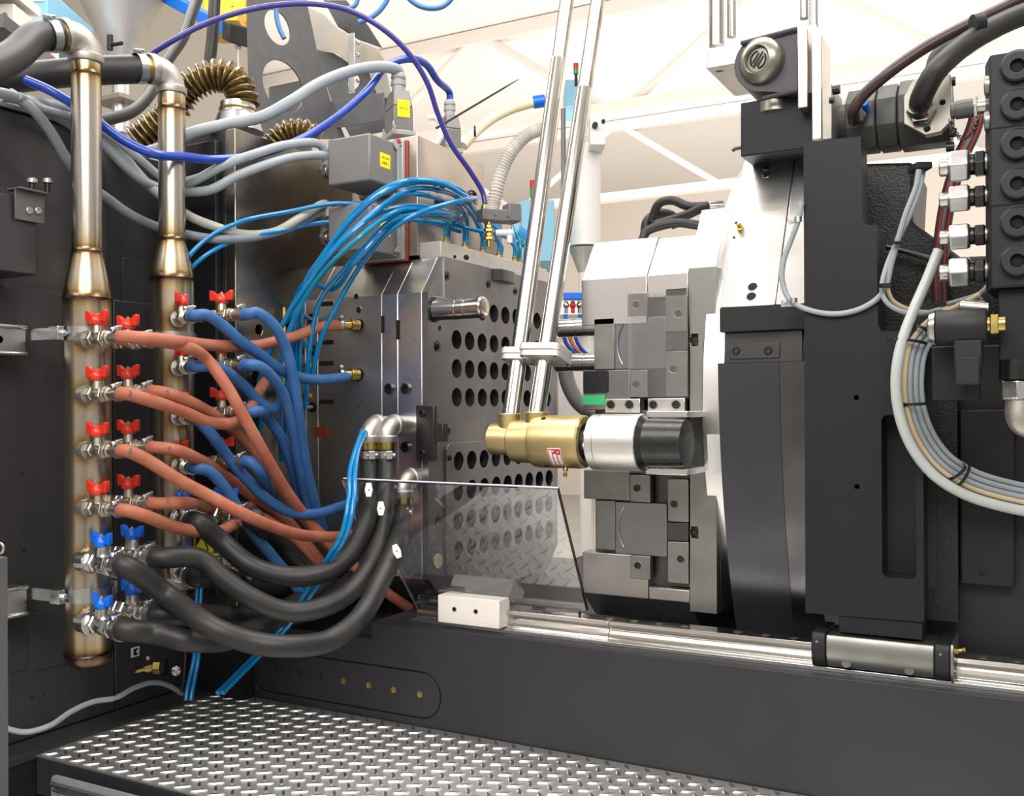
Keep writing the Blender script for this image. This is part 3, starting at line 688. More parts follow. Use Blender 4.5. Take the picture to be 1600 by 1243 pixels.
def run(key, r, m, name, label, cat, knots, cl=True, num=None, grp=None):
    p, d = EX[key]; p = p-d*.024; q = p+d*.034
    pts = [p, q]+path((0, 0, dep(q)), *knots)[1:] if False else None
    ks = [list(k)+[None]*(3-len(k)) for k in knots]
    pr = q-CAM; px = 800+F*pr.dot(cx)/pr.dot(fwd); py = HZ-F*pr.dot(cy)/pr.dot(fwd)
    ks[0][2] = dep(q)+.0008*math.hypot(ks[0][0]-px, ks[0][1]-py)
    P = path((px, py, dep(q)), *[tuple(k) for k in ks])
    hose(name, [p]+P, r, m, label, cat, grp, n=14)
    if cl: hose_clamp(p+d*.009, d, r+.0008, 'clamp on the hose at the '+{'1f': 'front valve of the nearer pipe, ', '1b': 'rear valve of the nearer pipe, ', '2f': 'front valve of the farther pipe, ', '2b': 'right valve of the farther pipe, '}[key[:2]]+ordn[int(key[2])], up_=(.2, -.3, 1), w=.012 if r < .02 else .018)
    if num:
        o = bpy.data.objects[-1] if False else None
    return p, d
RH = .0148; BH = .0145; KH = .0252
def red(key, label, *kn): return run(key, RH, 'red_hose', 'cooling_hose', 'terracotta hose '+label, 'hose', kn, grp='terracotta cooling hoses')
def blu(key, label, *kn): return run(key, BH, 'blue_hose', 'cooling_hose', 'blue rubber hose '+label, 'hose', kn, grp='blue cooling hoses')
def blk(key, label, *kn): return run(key, KH, 'rubber', 'heavy_hose', 'thick black hose '+label, 'hose', kn, grp='thick black hoses')
N_ = {}
N_['1f0'] = red('1f0', 'sweeping level from the topmost valve to the upper brass socket of the mold', (250, 530, 2.36), (330, 539), (400, 540, 2.6), (460, 525), (505, 510), (546, 508, 2.86))
N_['1b0'] = red('1b0', 'dropping steeply from the topmost rear valve of the nearer pipe toward the bed', (290, 541, 2.40), (322, 560, 2.40), (352, 600, 2.41), (385, 658, 2.44), (415, 712, 2.5), (450, 770), (490, 822, 2.72), (540, 872), (590, 915, 2.8), (642, 952, 2.82))
N_['1f1'] = red('1f1', 'marked 2 curling up behind others, second row', (230, 624, 2.33), (285, 642), (330, 660, 2.43), (368, 659), (392, 636, 2.56), (408, 606), (428, 578, 2.8))
N_['1b1'] = red('1b1', 'marked 6 running down to the right, second row', (270, 617, 2.45), (320, 640), (365, 672, 2.56), (405, 715), (440, 765, 2.7), (490, 830), (530, 870, 2.9))
N_['1f2'] = red('1f2', 'marked 3 swinging low in front of the blue hose, third row', (225, 716, 2.3), (280, 750), (330, 776, 2.34), (375, 800, 2.37), (425, 822, 2.46), (475, 836), (532, 838, 2.72), (560, 834, 2.8))
N_['1b2'] = red('1b2', 'marked 4 crossing above the one marked 3, third row', (275, 703, 2.46), (325, 726), (368, 755, 2.6), (400, 778), (440, 805, 2.7), (480, 850), (520, 905, 2.85))
N_['1f3'] = red('1f3', 'with a deep sag ending under the blue hose, fourth row', (225, 805, 2.32), (270, 822), (310, 830, 2.4), (345, 829), (372, 814, 2.52), (388, 795, 2.62), (410, 770, 2.72))
N_['1b3'] = red('1b3', 'marked 5 running nearly level, fourth row', (280, 785, 2.46), (325, 792, 2.55), (370, 800), (420, 812, 2.68), (470, 850), (515, 905, 2.85))
blu('2f0', 'from the farther pipe to the lower brass socket of the mold', (322, 492, 2.46), (345, 506), (375, 532, 2.5), (405, 553), (440, 578, 2.62), (475, 591), (515, 592, 2.78), (550, 586, 2.86))
blu('2b0', 'arching over and dropping in front of the mold edge, topmost right valve', (400, 488, 2.5), (425, 505), (445, 540, 2.58), (458, 590), (467, 650, 2.66), (475, 710), (488, 770, 2.78), (505, 830, 2.85))
blu('2f1', 'ending in an upturned bend at the platen, second row', (330, 572, 2.47), (355, 582), (385, 607, 2.55), (405, 628), (425, 638, 2.62), (440, 628, 2.68), (452, 612, 2.85))
blu('2b1', 'following the mold edge down on the left, second right valve', (405, 572, 2.52), (428, 592), (446, 625, 2.62), (458, 670), (466, 720, 2.72), (478, 775), (490, 830, 2.85))
blu('2f2', 'in a long sag reaching the foot of the mold, third row', (325, 672, 2.45), (355, 712, 2.5), (385, 748), (420, 782, 2.6), (455, 800), (490, 803, 2.7), (530, 792, 2.78), (560, 780, 2.85))
blu('2b2', 'ducking behind the terracotta hoses, third right valve', (400, 642, 2.6), (420, 655, 2.66), (440, 685), (455, 725, 2.75), (470, 780), (485, 830, 2.9))
blu('2f3', 'sliding down to the lowest black hose bend, fourth row', (325, 735, 2.45), (350, 760), (372, 795, 2.5), (398, 835), (425, 868, 2.6), (455, 905), (480, 945, 2.7))
blu('2b3', 'hidden mostly behind the bundle, fourth right valve', (405, 735, 2.66), (430, 790, 2.75), (450, 850), (470, 910, 2.82), (490, 945, 2.86))
# heavy hoses
blk('1f4', 'looping lowest of all in front of the bed, upper blue row', (262, 930, 2.16), (335, 982, 2.15), (395, 1003), (450, 1009, 2.18), (515, 1000), (562, 965, 2.3), (596, 905), (620, 850, 2.5), (628, 805, 2.66), (629, 785, 2.70))
blk('1f5', 'tucked behind the lowest loop, lowest blue row of the nearer pipe', (240, 988, 2.18), (290, 1000, 2.22), (345, 1001, 2.3), (390, 985, 2.4), (430, 960, 2.55), (480, 930, 2.7), (520, 905, 2.8))
blk('1b4', 'rising to the right of two front elbows, upper blue row', (310, 872, 2.3), (350, 905), (395, 935, 2.35), (450, 955), (505, 948, 2.4), (552, 920), (585, 870, 2.48), (600, 810), (604, 745, 2.66), (604, 712, 2.69), (604, 700, 2.69))
blk('1b5', 'running level behind the loops, lowest blue row', (320, 960, 2.38), (380, 962, 2.5), (440, 965, 2.6), (500, 945, 2.7), (550, 905, 2.8))
blk('2f4', 'rising to the left of two front elbows, from the farther pipe', (345, 845, 2.42), (395, 885, 2.42), (450, 900), (505, 894, 2.45), (548, 865), (572, 815, 2.52), (577, 760, 2.65), (577, 712, 2.69), (577, 700, 2.69))
blk('2b4', 'crossing in deep shade behind the blue hose, from the farther pipe', (400, 815, 2.66), (440, 850, 2.72), (490, 900, 2.78), (540, 918, 2.8), (580, 905, 2.85))
blk('2f5', 'low behind the others at the foot of the farther pipe', (340, 900, 2.5), (390, 915, 2.58), (440, 915, 2.7), (490, 915, 2.8))
# handwritten numbers on the hoses
def hose_mark(s, px, py, d, obj_label):
    for o in bpy.data.objects:
        if o.get('label') == obj_label:
            best = None
            for w_ in o.data.vertices:      # the skin of the hose nearest the mark
                q = w_.co+o.location-CAM; z = q.dot(fwd); x_ = 800+F*q.dot(cx)/z; y_ = HZ-F*q.dot(cy)/z
                if abs(x_-px) < 16 and abs(y_-py) < 12 and (best is None or z < best): best = z
            if best: text('hose_number', s, .017, PD(px, py, best-.0012), (rgt-up*.25).normalized(), (up+rgt*.25).normalized(), 'grey_ink', o, th=.0012); return
for s, px, py, k in (('2', 203, 614, 'marked 2 curling up behind others, second row'), ('6', 262, 612, 'marked 6 running down to the right, second row'), ('3', 203, 704, 'marked 3 swinging low in front of the blue hose, third row'), ('4', 264, 700, 'marked 4 crossing above the one marked 3, third row'), ('5', 262, 782, 'marked 5 running nearly level, fourth row')):
    dd = dep(EX['1f1'][0]) if px < 200 else dep(EX['1b1'][0]); hose_mark(s, px, py, dd, 'terracotta hose '+k)
# ================================================================ fixed platen (left)
XF = -1.516; YM = 2.3
plt_ = thing('fixed_platen', 'tall oily steel platen carrying the left mold half, behind the hoses', 'platen', (-2.05, 2.7, .205))
zp = PX(368, 200, -1.95).z
hs = []
for (px, py, r) in ((405, 515, .0145), (399, 589, .019), (452, 508, .012)): p = PX(px, py, -1.95); hs.append((p.y, p.z, r))
g = G(); g.pYZ(-1.95, rect(2.012, 3.5, .207, zp), hs, .035); build('platen_face', g, 'platen', plt_, bevel=.002)
g = G(); g.box(-2.165, -1.986, 2.014, 3.5, .207, zp-.002); build('platen_core', g, 'paint', plt_, bevel=.003)
p = PX(399, 589, -1.95); g = G(); g.ring(p+V((.001, 0, 0)), (1, 0, 0), .019, .003); g.cyl(p-V((.02, 0, 0)), p-V((.004, 0, 0)), .014); build('bushing', g, 'hard_black', plt_)
g = G(); a = PX(444, 480, -1.93); b_ = PX(446, 700, -1.93); g.cyl(a, (a.x, a.y, b_.z), .004, n=10); build('yellow_tube', g, 'yellow_paint', plt_)
# dark side cover of the platen, left of the steel face
g = G(); g.box(-2.15, -2.0, 1.99, 2.012, .3, zp-.03); build('side_cover', g, 'black', plt_, bevel=.003)

# ================================================================ left mold half
zc = 1.127; zT = 1.235; zb = .335; YB = 3.11; YC = 2.383
def moldprof(y0=YM, dz=0): return [(y0, zb+.0), (YC, zb-.075), (YB-.08, zb-.075), (YB, zb), (YB, zc), (YB-.08, zT+dz), (YC, zT+dz), (y0, zc)]
ml = thing('left_mold_half', 'left half of the steel injection mold, its face full of round holes', 'mold', ((-1.516-1.95)/2, 2.7, zb-.075))
xb = [PY(px, 600, YM).x for px in (470, 497, 597, 622)]
def slab(x0, x1, name, m, holes=(), y0=YM, parent=None, bv=.0013):
    g = G(); g.pYZ(x1-.0004, moldprof(y0), holes, x1-x0-.0008); return build(name, g, m, parent or ml, bevel=bv)
slab(-1.948, xb[0]-.004, 'clamp_plate', 'steel', y0=YM-.004)
slab(xb[0], xb[1], 'spacer_plate', 'steel')
slab(xb[1], xb[2], 'hot_runner_plate', 'steel')
slab(xb[2], xb[3], 'cavity_plate', 'steel_bright')  # brighter steel paints in the light caught by the cavity plate chamfers
slab(xb[3], XF-.021, 'cavity_plate', 'steel_bright')
# perforated face: a real plate with through holes
def onF(px, py): p = PX(px, py, XF); return p.y, p.z
hol = []
for i in range(9):
    for z in (1.0035, .92, .837): hol.append((2.448+.073*i, z, .0275))
    for z in (.652, .567, .482, .397): hol.append((2.448+.073*i, z, .0275))
for i in range(2, 9): hol.append((2.448+.073*i, 1.097, .0275))
hol = [(y, z, r) for (y, z, r) in hol if y < YB-.035]
ol = moldprof()
g = G(); g.box(XF-.0206, XF-.0202, 2.40, 3.085, .34, 1.14); build('hole_shade_sheet', g, 'void', ml)  # black sheet added behind the holes to paint their shade
g = G(); g.pYZ(XF, ol, hol, .020); build('perforated_face', g, 'steel_face', ml, bevel=0, ang=30)
# second thin perforated cover with rounded corners on the lower field
c0, c1 = onF(696, 800)[0], YB-.03; z1 = onF(700, 692)[1]; z0 = onF(700, 899)[1]
g = G(); g.pYZ(XF+.006, rrect(c0, c1, z0, z1, .022), [h for h in hol if h[1] < .7 and h[0] > c0+.03 and h[0] < c1-.03], .0055); cov = build('perforated_cover', g, 'steel_face', ml, bevel=.0008)
for px, py in ((702, 715), (702, 882)): p = PX(px, py, XF+.006); socket(p, (1, 0, 0), .008, ml)
for px, py, r in ((698, 431, .011), (763, 444, .010), (805, 455, .010), (683, 541, .013), (700, 673, .010), (763, 670, .009), (686, 812, .013)):
    p = PX(px, py, XF)
    g = G(); g.lathe(p, (1, 0, 0), [(.0004, r*1.25), (.0016, r*1.15), (.0004, r)], 20, cap=False); build('counterbore_rim', g, 'hard_black', ml)
    socket(p+V((-.001, 0, 0)), (1, 0, 0), r*.8, ml, h=.4)
p = PX(685, 875, XF); g = G(); g.cyl(p, p+V((.003, 0, 0)), .021, n=28, c=.0005); build('plastic_disc', g, 'pvc_frosted', ml)
p = PX(687, 512, XF); bore(p, (1, 0, 0), .007, ml, rim='brass')
# vertical parting recess above, engraved corner on the chamfer
g = G(); y_, z_ = onF(690, 455); g.box(XF-.002, XF+.003, YM+.075, YM+.079, zc-.012, zT-.004); g.box(XF-.002, XF+.003, YM+.02, YM+.079, zc-.012, zc-.009); build('parting_step', g, 'steel_bright', ml)
# guide pin
pp = PX(679, 484, XF); t = ml; pl_ = pp+V((0, 0, 0))
L = PY(757, 480, pp.y).x-XF
g = G(); r = .030; pr = [(0, r)]
for s in (.48, .66): pr += [(L*s, r), (L*s, r-.0025), (L*s+.0035, r-.0025), (L*s+.0035, r)]
pr += [(L-.006, r), (L-.001, r-.003), (L, r-.006)]
g.lathe(pp, (1, 0, 0), pr, 32); build('guide_pin', g, 'chrome', ml, ang=30)
g = G(); g.ring(pp+V((.002, 0, 0)), (1, 0, 0), r+.002, .003, 32); build('pin_collar', g, 'hard_black', ml)
# -Y side details
def sock_y(px, py, Y, r, par=None, m='hard_black'): p = PY(px, py, Y); return socket(p, (0, -1, 0), r, par or ml, m)
for px, py in ((609, 607), (635, 607), (635, 698)): sock_y(px, py, YM, .0155)
sock_y(609, 700, YM, .0155)
for (x0, x1, y0, y1) in ((499, 520, 471, 478), (499, 521, 531, 538), (499, 521, 564, 571), (499, 521, 624, 631)):
    a = rY(x0, x1, y0, y1, YM); g = G(); g.box(a[0], a[1], YM-.0012, YM+.01, a[2], a[3]); build('slot', g, 'void', ml)
for (x0, x1, y0, y1) in ((596, 601, 493, 520), (619, 625, 500, 530)):
    a = rY(x0, x1, y0, y1, YM); g = G(); g.box(a[0], a[1], YM-.0014, YM+.01, a[2], a[3]); build('lifting_slot', g, 'void', ml, bevel=.001)
for px, py, r in ((561, 484, .009), (557, 463, .008), (561, 636, .004), (608, 728, .004)): bore(PY(px, py, YM), (0, -1, 0), r, ml)
for px, py in ((560, 508), (560, 585)):
    p = PY(px, py, YM); 
    g = G(); g.lathe(p+V((0, .004, 0)), (0, -1, 0), [(0, .019), (.005, .019)], 24); build('port_recess', g, 'void', ml)
    t = thing('brass_socket', 'brass hose coupling in the mold side at the end of the '+('terracotta' if py < 550 else 'blue')+' hose', 'coupling', p)
    d = V((-.55, -.83, 0)).normalized(); g = G(); g.lathe(p+V((.002, 0, 0)), d, [(0, .0165), (.014, .0165), (.016, .0175), (.024, .0175), (.026, .013), (.045, .012)], 24); build('coupling_body', g, 'brass', t)
    hose_clamp(p+d*.052, d, .0155, 'worm drive clamp where the '+('terracotta' if py < 550 else 'blue')+' hose meets the brass socket', up_=(0, 0, 1), w=.009)
# fittings in the spacer plate on the left edge
for px, py in ((480, 573), (481, 620)):
    p = PY(px, py, YM); g = G(); g.lathe(p, (0, -1, 0), [(0, .014), (.003, .014), (.003, .011), (.006, .0105), (.006, .005), (.002, .004)], 20); tag(build('quick_coupling', g, 'brass'), 'brass coupling without hose in the narrow mold plate, '+('upper' if py < 600 else 'lower')+' one', 'coupling')
for px, py in ((487, 498), (488, 547), (488, 636)):
    p = PY(px, py, YM); g = G(); g.lathe(p, (0, -1, 0), [(-.004, .016), (.001, .016), (.001, .013), (-.002, .012)], 22, cap=False); g.cyl(p+V((0, .001, 0)), p-V((0, .0008, 0)), .0125); s_ = build('port_ring', g, 'hard_black', ml)
    g = G(); g.lathe(p, (-.3, -1, 0), [(0, .006), (.012, .006), (.013, .0045), (.018, .0045)], 14); build('push_fitting', g, 'chrome', s_)
a = rY(490, 512, 667, 683, YM); g = G(); g.box(a[0], a[1], YM-.0015, YM, a[2], a[3]); s_ = build('counter_window', g, 'window_red', ml, bevel=.002)
g = G(); g.box((a[0]+a[1])/2-.001, (a[0]+a[1])/2+.001, YM-.0025, YM, a[2], a[3]); build('window_bar', g, 'steel', s_)
# locating latch at the lower edge
t = thing('mold_latch', 'dark steel T-shaped latch with two socket screws on the mold edge', 'latch', PY(665, 676, YM-.02))
a = rY(650, 680, 633, 720, YM-.018); g = G(); g.box(a[0], a[1]-.004, YM-.018, YM, a[2], a[3]); build('latch_plate', g, 'steel_dark', t, bevel=.0015)
b_ = rY(678, 692, 661, 690, YM-.016); g = G(); g.box(a[1]-.004, b_[1], YM-.016, YM+.01, b_[2], b_[3]); build('latch_tongue', g, 'steel_dark', t, bevel=.001)
for py in (646, 708): sock_y(660, py, YM-.018, .010, t)
# aluminium air manifold on top, with push-in fittings
am = thing('air_manifold', 'pale aluminium air manifold block along the top of the left mold half', 'manifold', (XF-.04, 2.75, zT))
y0 = YC+.002; g = G(); g.box(XF-.085, XF-.012, y0, 3.06, zT+.0006, zT+.046); build('manifold_block', g, 'alu_matte', am, bevel=.002)
sock_y(729, 402, y0, .0075, am); bore(PY(711, 401, y0), (0, -1, 0), .005, am)
t = thing('stop_block', 'small dark steel block with a slanted side on the mold face under the air manifold', 'block', PX(785, 432, XF))
a = PX(770, 432, XF); b_ = PX(800, 432, XF); zz = (PX(785, 441, XF).z, PX(785, 423, XF).z)
g = G(); g.plate(((0, 0, zz[1]), (0, 1, 0), (1, 0, 0), (0, 0, 1)), [(a.y, XF+.0005), (b_.y, XF+.0005), (b_.y, XF+.012), (b_.y-.03, XF+.022), (a.y+.02, XF+.022)], (), zz[1]-zz[0]); build('block_body', g, 'steel_dark', t, bevel=.001)
# cyan air lines: each plugs into the block, arcs up and back and drops to the mold's left side
NTH = ['nearest', 'second', 'third', 'fourth', 'fifth', 'sixth', 'seventh', 'eighth', 'ninth', 'tenth', 'eleventh']
fy = [2.44+.052*i for i in range(11)]
ends = [(404, 700), (420, 760), (432, 690), (440, 640), (452, 600), (463, 560), (478, 640), (485, 497), (486, 545), (500, 560), (470, 600)]
arcs = [  # knots of each air line between manifold fitting and its end: px, py
 [(700, 345), (650, 333), (600, 342), (545, 385), (500, 430), (465, 480), (430, 525), (404, 600)],
 [(712, 340), (655, 322), (598, 330), (540, 372), (490, 430), (450, 490), (420, 560), (410, 640)],
 [(722, 350), (672, 328), (620, 330), (565, 368), (510, 420), (462, 492), (440, 560), (436, 640)],
 [(728, 335), (680, 308), (628, 305), (570, 345), (515, 395), (475, 455), (455, 530), (448, 610)],
 [(734, 330), (690, 298), (640, 296), (585, 330), (532, 380), (492, 425), (465, 480), (452, 560)],
 [(738, 325), (700, 290), (650, 285), (600, 300), (548, 345), (500, 410), (470, 470), (462, 540)],
 [(744, 330), (712, 292), (665, 281), (612, 290), (555, 330), (512, 390), (478, 440), (470, 520)],
 [(700, 340), (655, 337), (610, 352), (560, 402), (520, 452), (480, 440), (462, 470), (470, 490)],
 [(748, 335), (725, 305), (685, 285), (630, 283), (575, 312), (525, 370), (480, 440), (468, 520)],
 [(752, 330), (738, 310), (700, 318), (650, 335), (605, 365), (560, 420), (520, 490), (498, 540)],
 [(745, 352), (705, 335), (655, 333), (612, 345), (575, 380), (530, 430), (500, 470), (482, 560)]]
lasts = [(397, 640), (405, 700), (440, 720), (446, 690), (449, 650), (462, 620), (468, 600), (482, 497), (484, 545), (487, 600), (478, 634)]
for i in range(11):
    y = fy[i]; x = XF-.03-.022*(i % 2)
    g = G(); g.hexn((x, y, zT+.0462), (x, y, zT+.056), .0085); g.lathe((x, y, zT+.056), (0, 0, 1), [(0, .0072), (.008, .0072), (.010, .0055)], 14)
    tag(build('push_in_fitting', g, 'brass'), 'brass push-in fitting on the air manifold, '+NTH[i]+' in the long row from the near end', 'fitting', 'push-in fittings on the air manifold')
    p = V((x, y, zT+.06)); dl = 2.66 if i not in (7, 8) else 2.78
    P = [p, p+V((0, 0, .04))]+path((arcs[i][0][0], arcs[i][0][1], dep(p)-.06), arcs[i][1]+(2.70+.006*i,), arcs[i][2]+(2.62+.006*i,), arcs[i][3]+(2.58+.006*i,), *[tuple(k) for k in arcs[i][4:]], (lasts[i][0], lasts[i][1], dl+.14))
    hose('air_line', P, .0068, 'cyan' if i % 3 else 'teal' if i == 0 else 'cyan', 'cyan air line arching left over the mold from the '+NTH[i]+' fitting of the air manifold', 'air line', 'cyan air lines over the mold', n=10, sm=7)
for i in range(6):
    y = 2.86+.034*i; x = XF-.03; g = G(); g.hexn((x, y, zT+.0462), (x, y, zT+.055), .007); g.cyl((x, y, zT+.055), (x, y, zT+.064), .0055, n=12)
    tag(build('push_in_fitting', g, 'brass'), 'small brass push-in fitting in the far group on the air manifold, '+NTH[i]+' one', 'fitting', 'push-in fittings at the far end of the air manifold')
    p = V((x, y, zT+.062)); P = [p, p+V((0, .002, .05))]+path((800+i*1.5, 352, dep(p)+.05), (808, 375+i*2, dep(p)+.12), (806, 420, dep(p)+.2))
    hose('air_line', P, .005, 'teal' if i < 3 else 'cyan', 'thin blue-green air line in the far group on the air manifold, '+NTH[i]+' one', 'air line', 'air lines at the far end of the manifold', n=8)
# long cyan lines leaving to the left behind the second pipe
hose('air_line', path((755, 362, 2.95), (700, 350, 2.9), (640, 342, 2.82), (580, 322, 2.78), (520, 318, 2.76), (455, 330, 2.72), (380, 345, 2.63), (330, 368, 2.6), (292, 405, 2.58), (280, 440, 2.6)), .0062, 'cyan', 'upper cyan air line running left past the grey cables to the farther pipe', 'air line')
hose('air_line', path((720, 362, 2.95), (660, 345, 2.88), (580, 342, 2.82), (500, 348, 2.8), (440, 360, 2.7), (370, 375, 2.64), (320, 400, 2.6), (290, 432, 2.6), (282, 470, 2.6)), .0062, 'cyan', 'lower cyan air line running left past the grey cables to the farther pipe', 'air line')
for k, (dx, lab) in enumerate(((0, 'left'), (8, 'right'))):
    hose('air_line', path((566+dx, 672, 2.68), (556+dx*.6, 700, 2.6), (547+dx, 735, 2.5), (545+dx, 780, 2.42), (535+dx, 830, 2.4), (512+dx, 872, 2.44), (480+dx*1.5, 920, 2.55), (440+dx, 980, 2.6), (392+dx, 1030, 2.55), (340+dx, 1082, 2.42)), .0062, 'cyan', 'cyan air line dropping beside the twin elbows to the tread plate, '+lab+' one', 'air line')
    hose('air_line', path((308+dx*.8, 905, 2.62), (306+dx*.8, 960), (303+dx*.8, 1030), (296+dx, 1060), (290+dx, 1094, 2.5)), .0055, 'cyan', 'cyan air line hanging straight to the tread plate corner, '+lab+' one of two', 'air line')
# ================================================================ stainless elbows with the heavy hoses
def hose_elbow(pc, ym, zpx, label, cover=False):
    # vertical leg at photo x pc, mouth at zpx; bends towards +Y into the mold side
    p = PD(pc, zpx, 2.69); g, e = elbow((p.x, p.y, p.z), (0, 0, 1), (0, 1, 0), .0265, .034)
    t = thing('pipe_elbow', label, 'elbow', p); build('elbow_body', g, 'cast_ss', t)
    d = V((0, 1, 0)).normalized(); g = G(); L = max(.02, YM-e.y); g.cyl(e-d*.01, e+d*(L+.005), .025, n=24); build('pipe_stub', g, 'cast_ss', t)
    g = G(); g.cyl((p.x, p.y, p.z-.03), (p.x, p.y, p.z), .0255, n=24); build('nipple_thread', g, 'brass', t)
    return p
def worm(p, label, r=.0262): hose_clamp(p, (0, 0, 1), r, label, up_=(1, -.9, 0), w=.020)
q = hose_elbow(577, 0, 684, 'left one of the twin stainless pipe elbows above the heavy hoses'); worm(q-V((0, 0, .045)), 'wide worm drive clamp under the left one of the twin elbows')
q = hose_elbow(604, 0, 684, 'right one of the twin stainless pipe elbows above the heavy hoses'); worm(q-V((0, 0, .045)), 'wide worm drive clamp under the right one of the twin elbows')
q = hose_elbow(630, 0, 768, 'single lower stainless pipe elbow seen through the clear guard'); worm(q-V((0, 0, .05)), 'wide worm drive clamp under the lower elbow behind the clear guard')
# white hexagonal hose tags
for (px, py, d, lab, ro) in ((576, 765, 2.46, 'white hexagonal tag on the left hose behind the clear guard', 0), (595, 794, 2.47, 'white hexagonal tag on the middle hose behind the clear guard', 0), (620, 861, 2.42, 'white hexagonal tag on the right hose, lowest of the three tags', -20)):
    c = PD(px, py, d); n = (CAM-c).normalized(); u = rgt*cos(R(ro))-up*sin(R(ro)); v_ = rgt*sin(R(ro))+up*cos(R(ro)); n = u.cross(v_)
    g = G(); g.plate((c, u, v_, n), [(-.006, .017), (.006, .017), (.010, 0), (.006, -.017), (-.006, -.017), (-.010, 0)], [(0, 0, .0018)], .003); tag(build('hose_tag', g, 'sticker_white', bevel=.0006), lab, 'tag')
# ================================================================ right mold half
XR = -1.0525
mr = thing('right_mold_half', 'right half of the steel injection mold with stepped blocks, left of the turntable disc', 'mold', ((XR-.73)/2, 2.7, zb-.075))
xs = lambda px, Y=YM: PY(px, 640, Y).x
x1012 = xs(1012); x1077 = xs(1077); x1100 = xs(1100)
g = G(); g.pYZ(x1012-.0008, [(YM, zc-.115), (YM+.35, zc-.115), (YB, zc-.115), (YB, zc), (YB-.08, zT), (YC, zT), (YM, zc)], (), x1012-.0008-XR); build('top_block', g, 'steel_bright', mr, bevel=.002)
g = G(); g.pYZ(x1077-.001, [(YM, zc-.055), (YB, zc-.055), (YB, zc), (YB-.08, zT-.004), (YC, zT-.004), (YM, zc)], (), x1077-x1012-.0015); build('top_block', g, 'steel_bright', mr, bevel=.002)
g = G(); g.pYZ(x1012-.0008, [(YM, zb), (YC, zb-.07), (YB-.08, zb-.07), (YB, zb), (YB, zb+.105), (YM, zb+.105)], (), x1012-.0008-XR); build('bottom_block', g, 'steel', mr, bevel=.002)
g = G(); g.pYZ(x1077-.001, [(YM, zb), (YC, zb-.07), (YB-.08, zb-.07), (YB, zb), (YB, zb+.03), (YM, zb+.03)], (), x1077-x1012-.0015); build('bottom_block', g, 'steel', mr, bevel=.002)
# core body set back behind the blocks
g = G(); g.box(PY(930, 640, YM+.03).x, x1077-.001, YM+.028, YB-.02, zb+.03, zc-.056); build('core_body', g, 'steel_dark', mr, bevel=.002)
def blk_(x0, x1, y0, y1, m, name='insert_block', Y=YM, th=.03, scr=(), bv=.0015, r=.0085):
    a = rY(x0, x1, y0, y1, Y); g = G(); g.box(a[0], a[1], Y, Y+th, a[2], a[3]); o = build(name, g, m, mr, bevel=bv)
    for (px, py) in scr:
        p = PY(px, py, Y); g = G(); g.lathe(p, (0, -1, 0), [(.0003, r*1.35), (.001, r*1.25), (.0004, r*1.0)], 20, cap=False); build('counterbore_rim', g, 'steel_mid', o)
        g = G(); g.lathe(p, (0, -1, 0), [(0, r), (.0015, r), (.0015, r*.55), (.0006, r*.5)], 20, cap=False); g.cyl(p, p-V((0, .0007, 0)), r*.55, n=6); build('socket_screw', g, 'hard_black', o)
    return o
blk_(928, 960, 497, 577, 'steel_mid', 'upper_side_plate', th=.05)  # upper twin of the side plate, plain dull steel
blk_(960, 1041, 496, 576, 'steel_face', 'core_plate', Y=YM+.004)
blk_(1041, 1075, 519, 547, 'steel_dark', 'guide_strip', Y=YM+.006)
blk_(1040, 1074, 450, 518, 'steel_mid', 'wear_plate', scr=[(1060, 490)])
blk_(1040, 1074, 548, 619, 'steel_mid', 'wear_plate', scr=[(1052, 576)])
blk_(981, 1012, 457, 493, 'steel_mid', 'stop_plate', Y=YM-.004, th=.02, scr=[(994, 476)])
blk_(985, 1012, 578, 620, 'steel_mid', 'stop_plate', Y=YM-.004, th=.02, scr=[(994, 600)])
blk_(911, 985, 578, 640, 'steel_face', 'gate_block', Y=YM)
a = rY(911, 951, 579, 614, YM-.001); g = G(); g.pXZ(YM-.001, rrect(a[0], a[1], a[2], a[3], .006), (), .004); lc = build('black_cover', g, 'black', mr, bevel=.001)
for py in (583, 610): g = G(); p = PY(931, py, YM-.001); g.lathe(p, (0, -1, 0), [(0, .003), (.001, .0026)], 10); build('cover_screw', g, 'hard_black', lc)
a = rY(911, 945, 617, 632, YM-.002); g = G(); g.box(a[0], a[1], YM-.002, YM, a[2], a[3]); build('green_glow_patch', g, 'green_glow', mr)  # thin green slab painting the green glow on the steel
blk_(945, 1000, 623, 645, 'steel_bright', 'clamp_bar', Y=YM-.02, th=.03, scr=[(954, 632), (983, 632)], r=.0095)
blk_(1012, 1070, 622, 646, 'steel_bright', 'clamp_bar', Y=YM-.02, th=.03, scr=[(1020, 632), (1056, 632)], r=.0095)
blk_(1008, 1072, 720, 742, 'steel_bright', 'clamp_bar', Y=YM-.02, th=.03, scr=[(1024, 733), (1056, 733)], r=.0095)
blk_(912, 984, 735, 780, 'steel_mid', 'gate_block')
blk_(984, 1016, 742, 784, 'steel_mid', 'stop_plate', Y=YM-.004, th=.02, scr=[(995, 762)])
blk_(1043, 1076, 748, 815, 'steel_mid', 'wear_plate', scr=[(1053, 787)])
blk_(1043, 1076, 846, 911, 'steel_mid', 'wear_plate', scr=[(1063, 873)])
blk_(1042, 1076, 816, 845, 'steel_dark', 'guide_strip', Y=YM+.006)
blk_(931, 961, 782, 858, 'steel_mid', 'side_plate', th=.05)
blk_(961, 1042, 785, 867, 'steel_face', 'core_plate', Y=YM+.004)
blk_(985, 1016, 868, 904, 'steel_mid', 'stop_plate', Y=YM-.004, th=.02, scr=[(996, 883)])
blk_(945, 1075, 640, 740, 'steel_dark', 'hub_plate', Y=YM+.002)
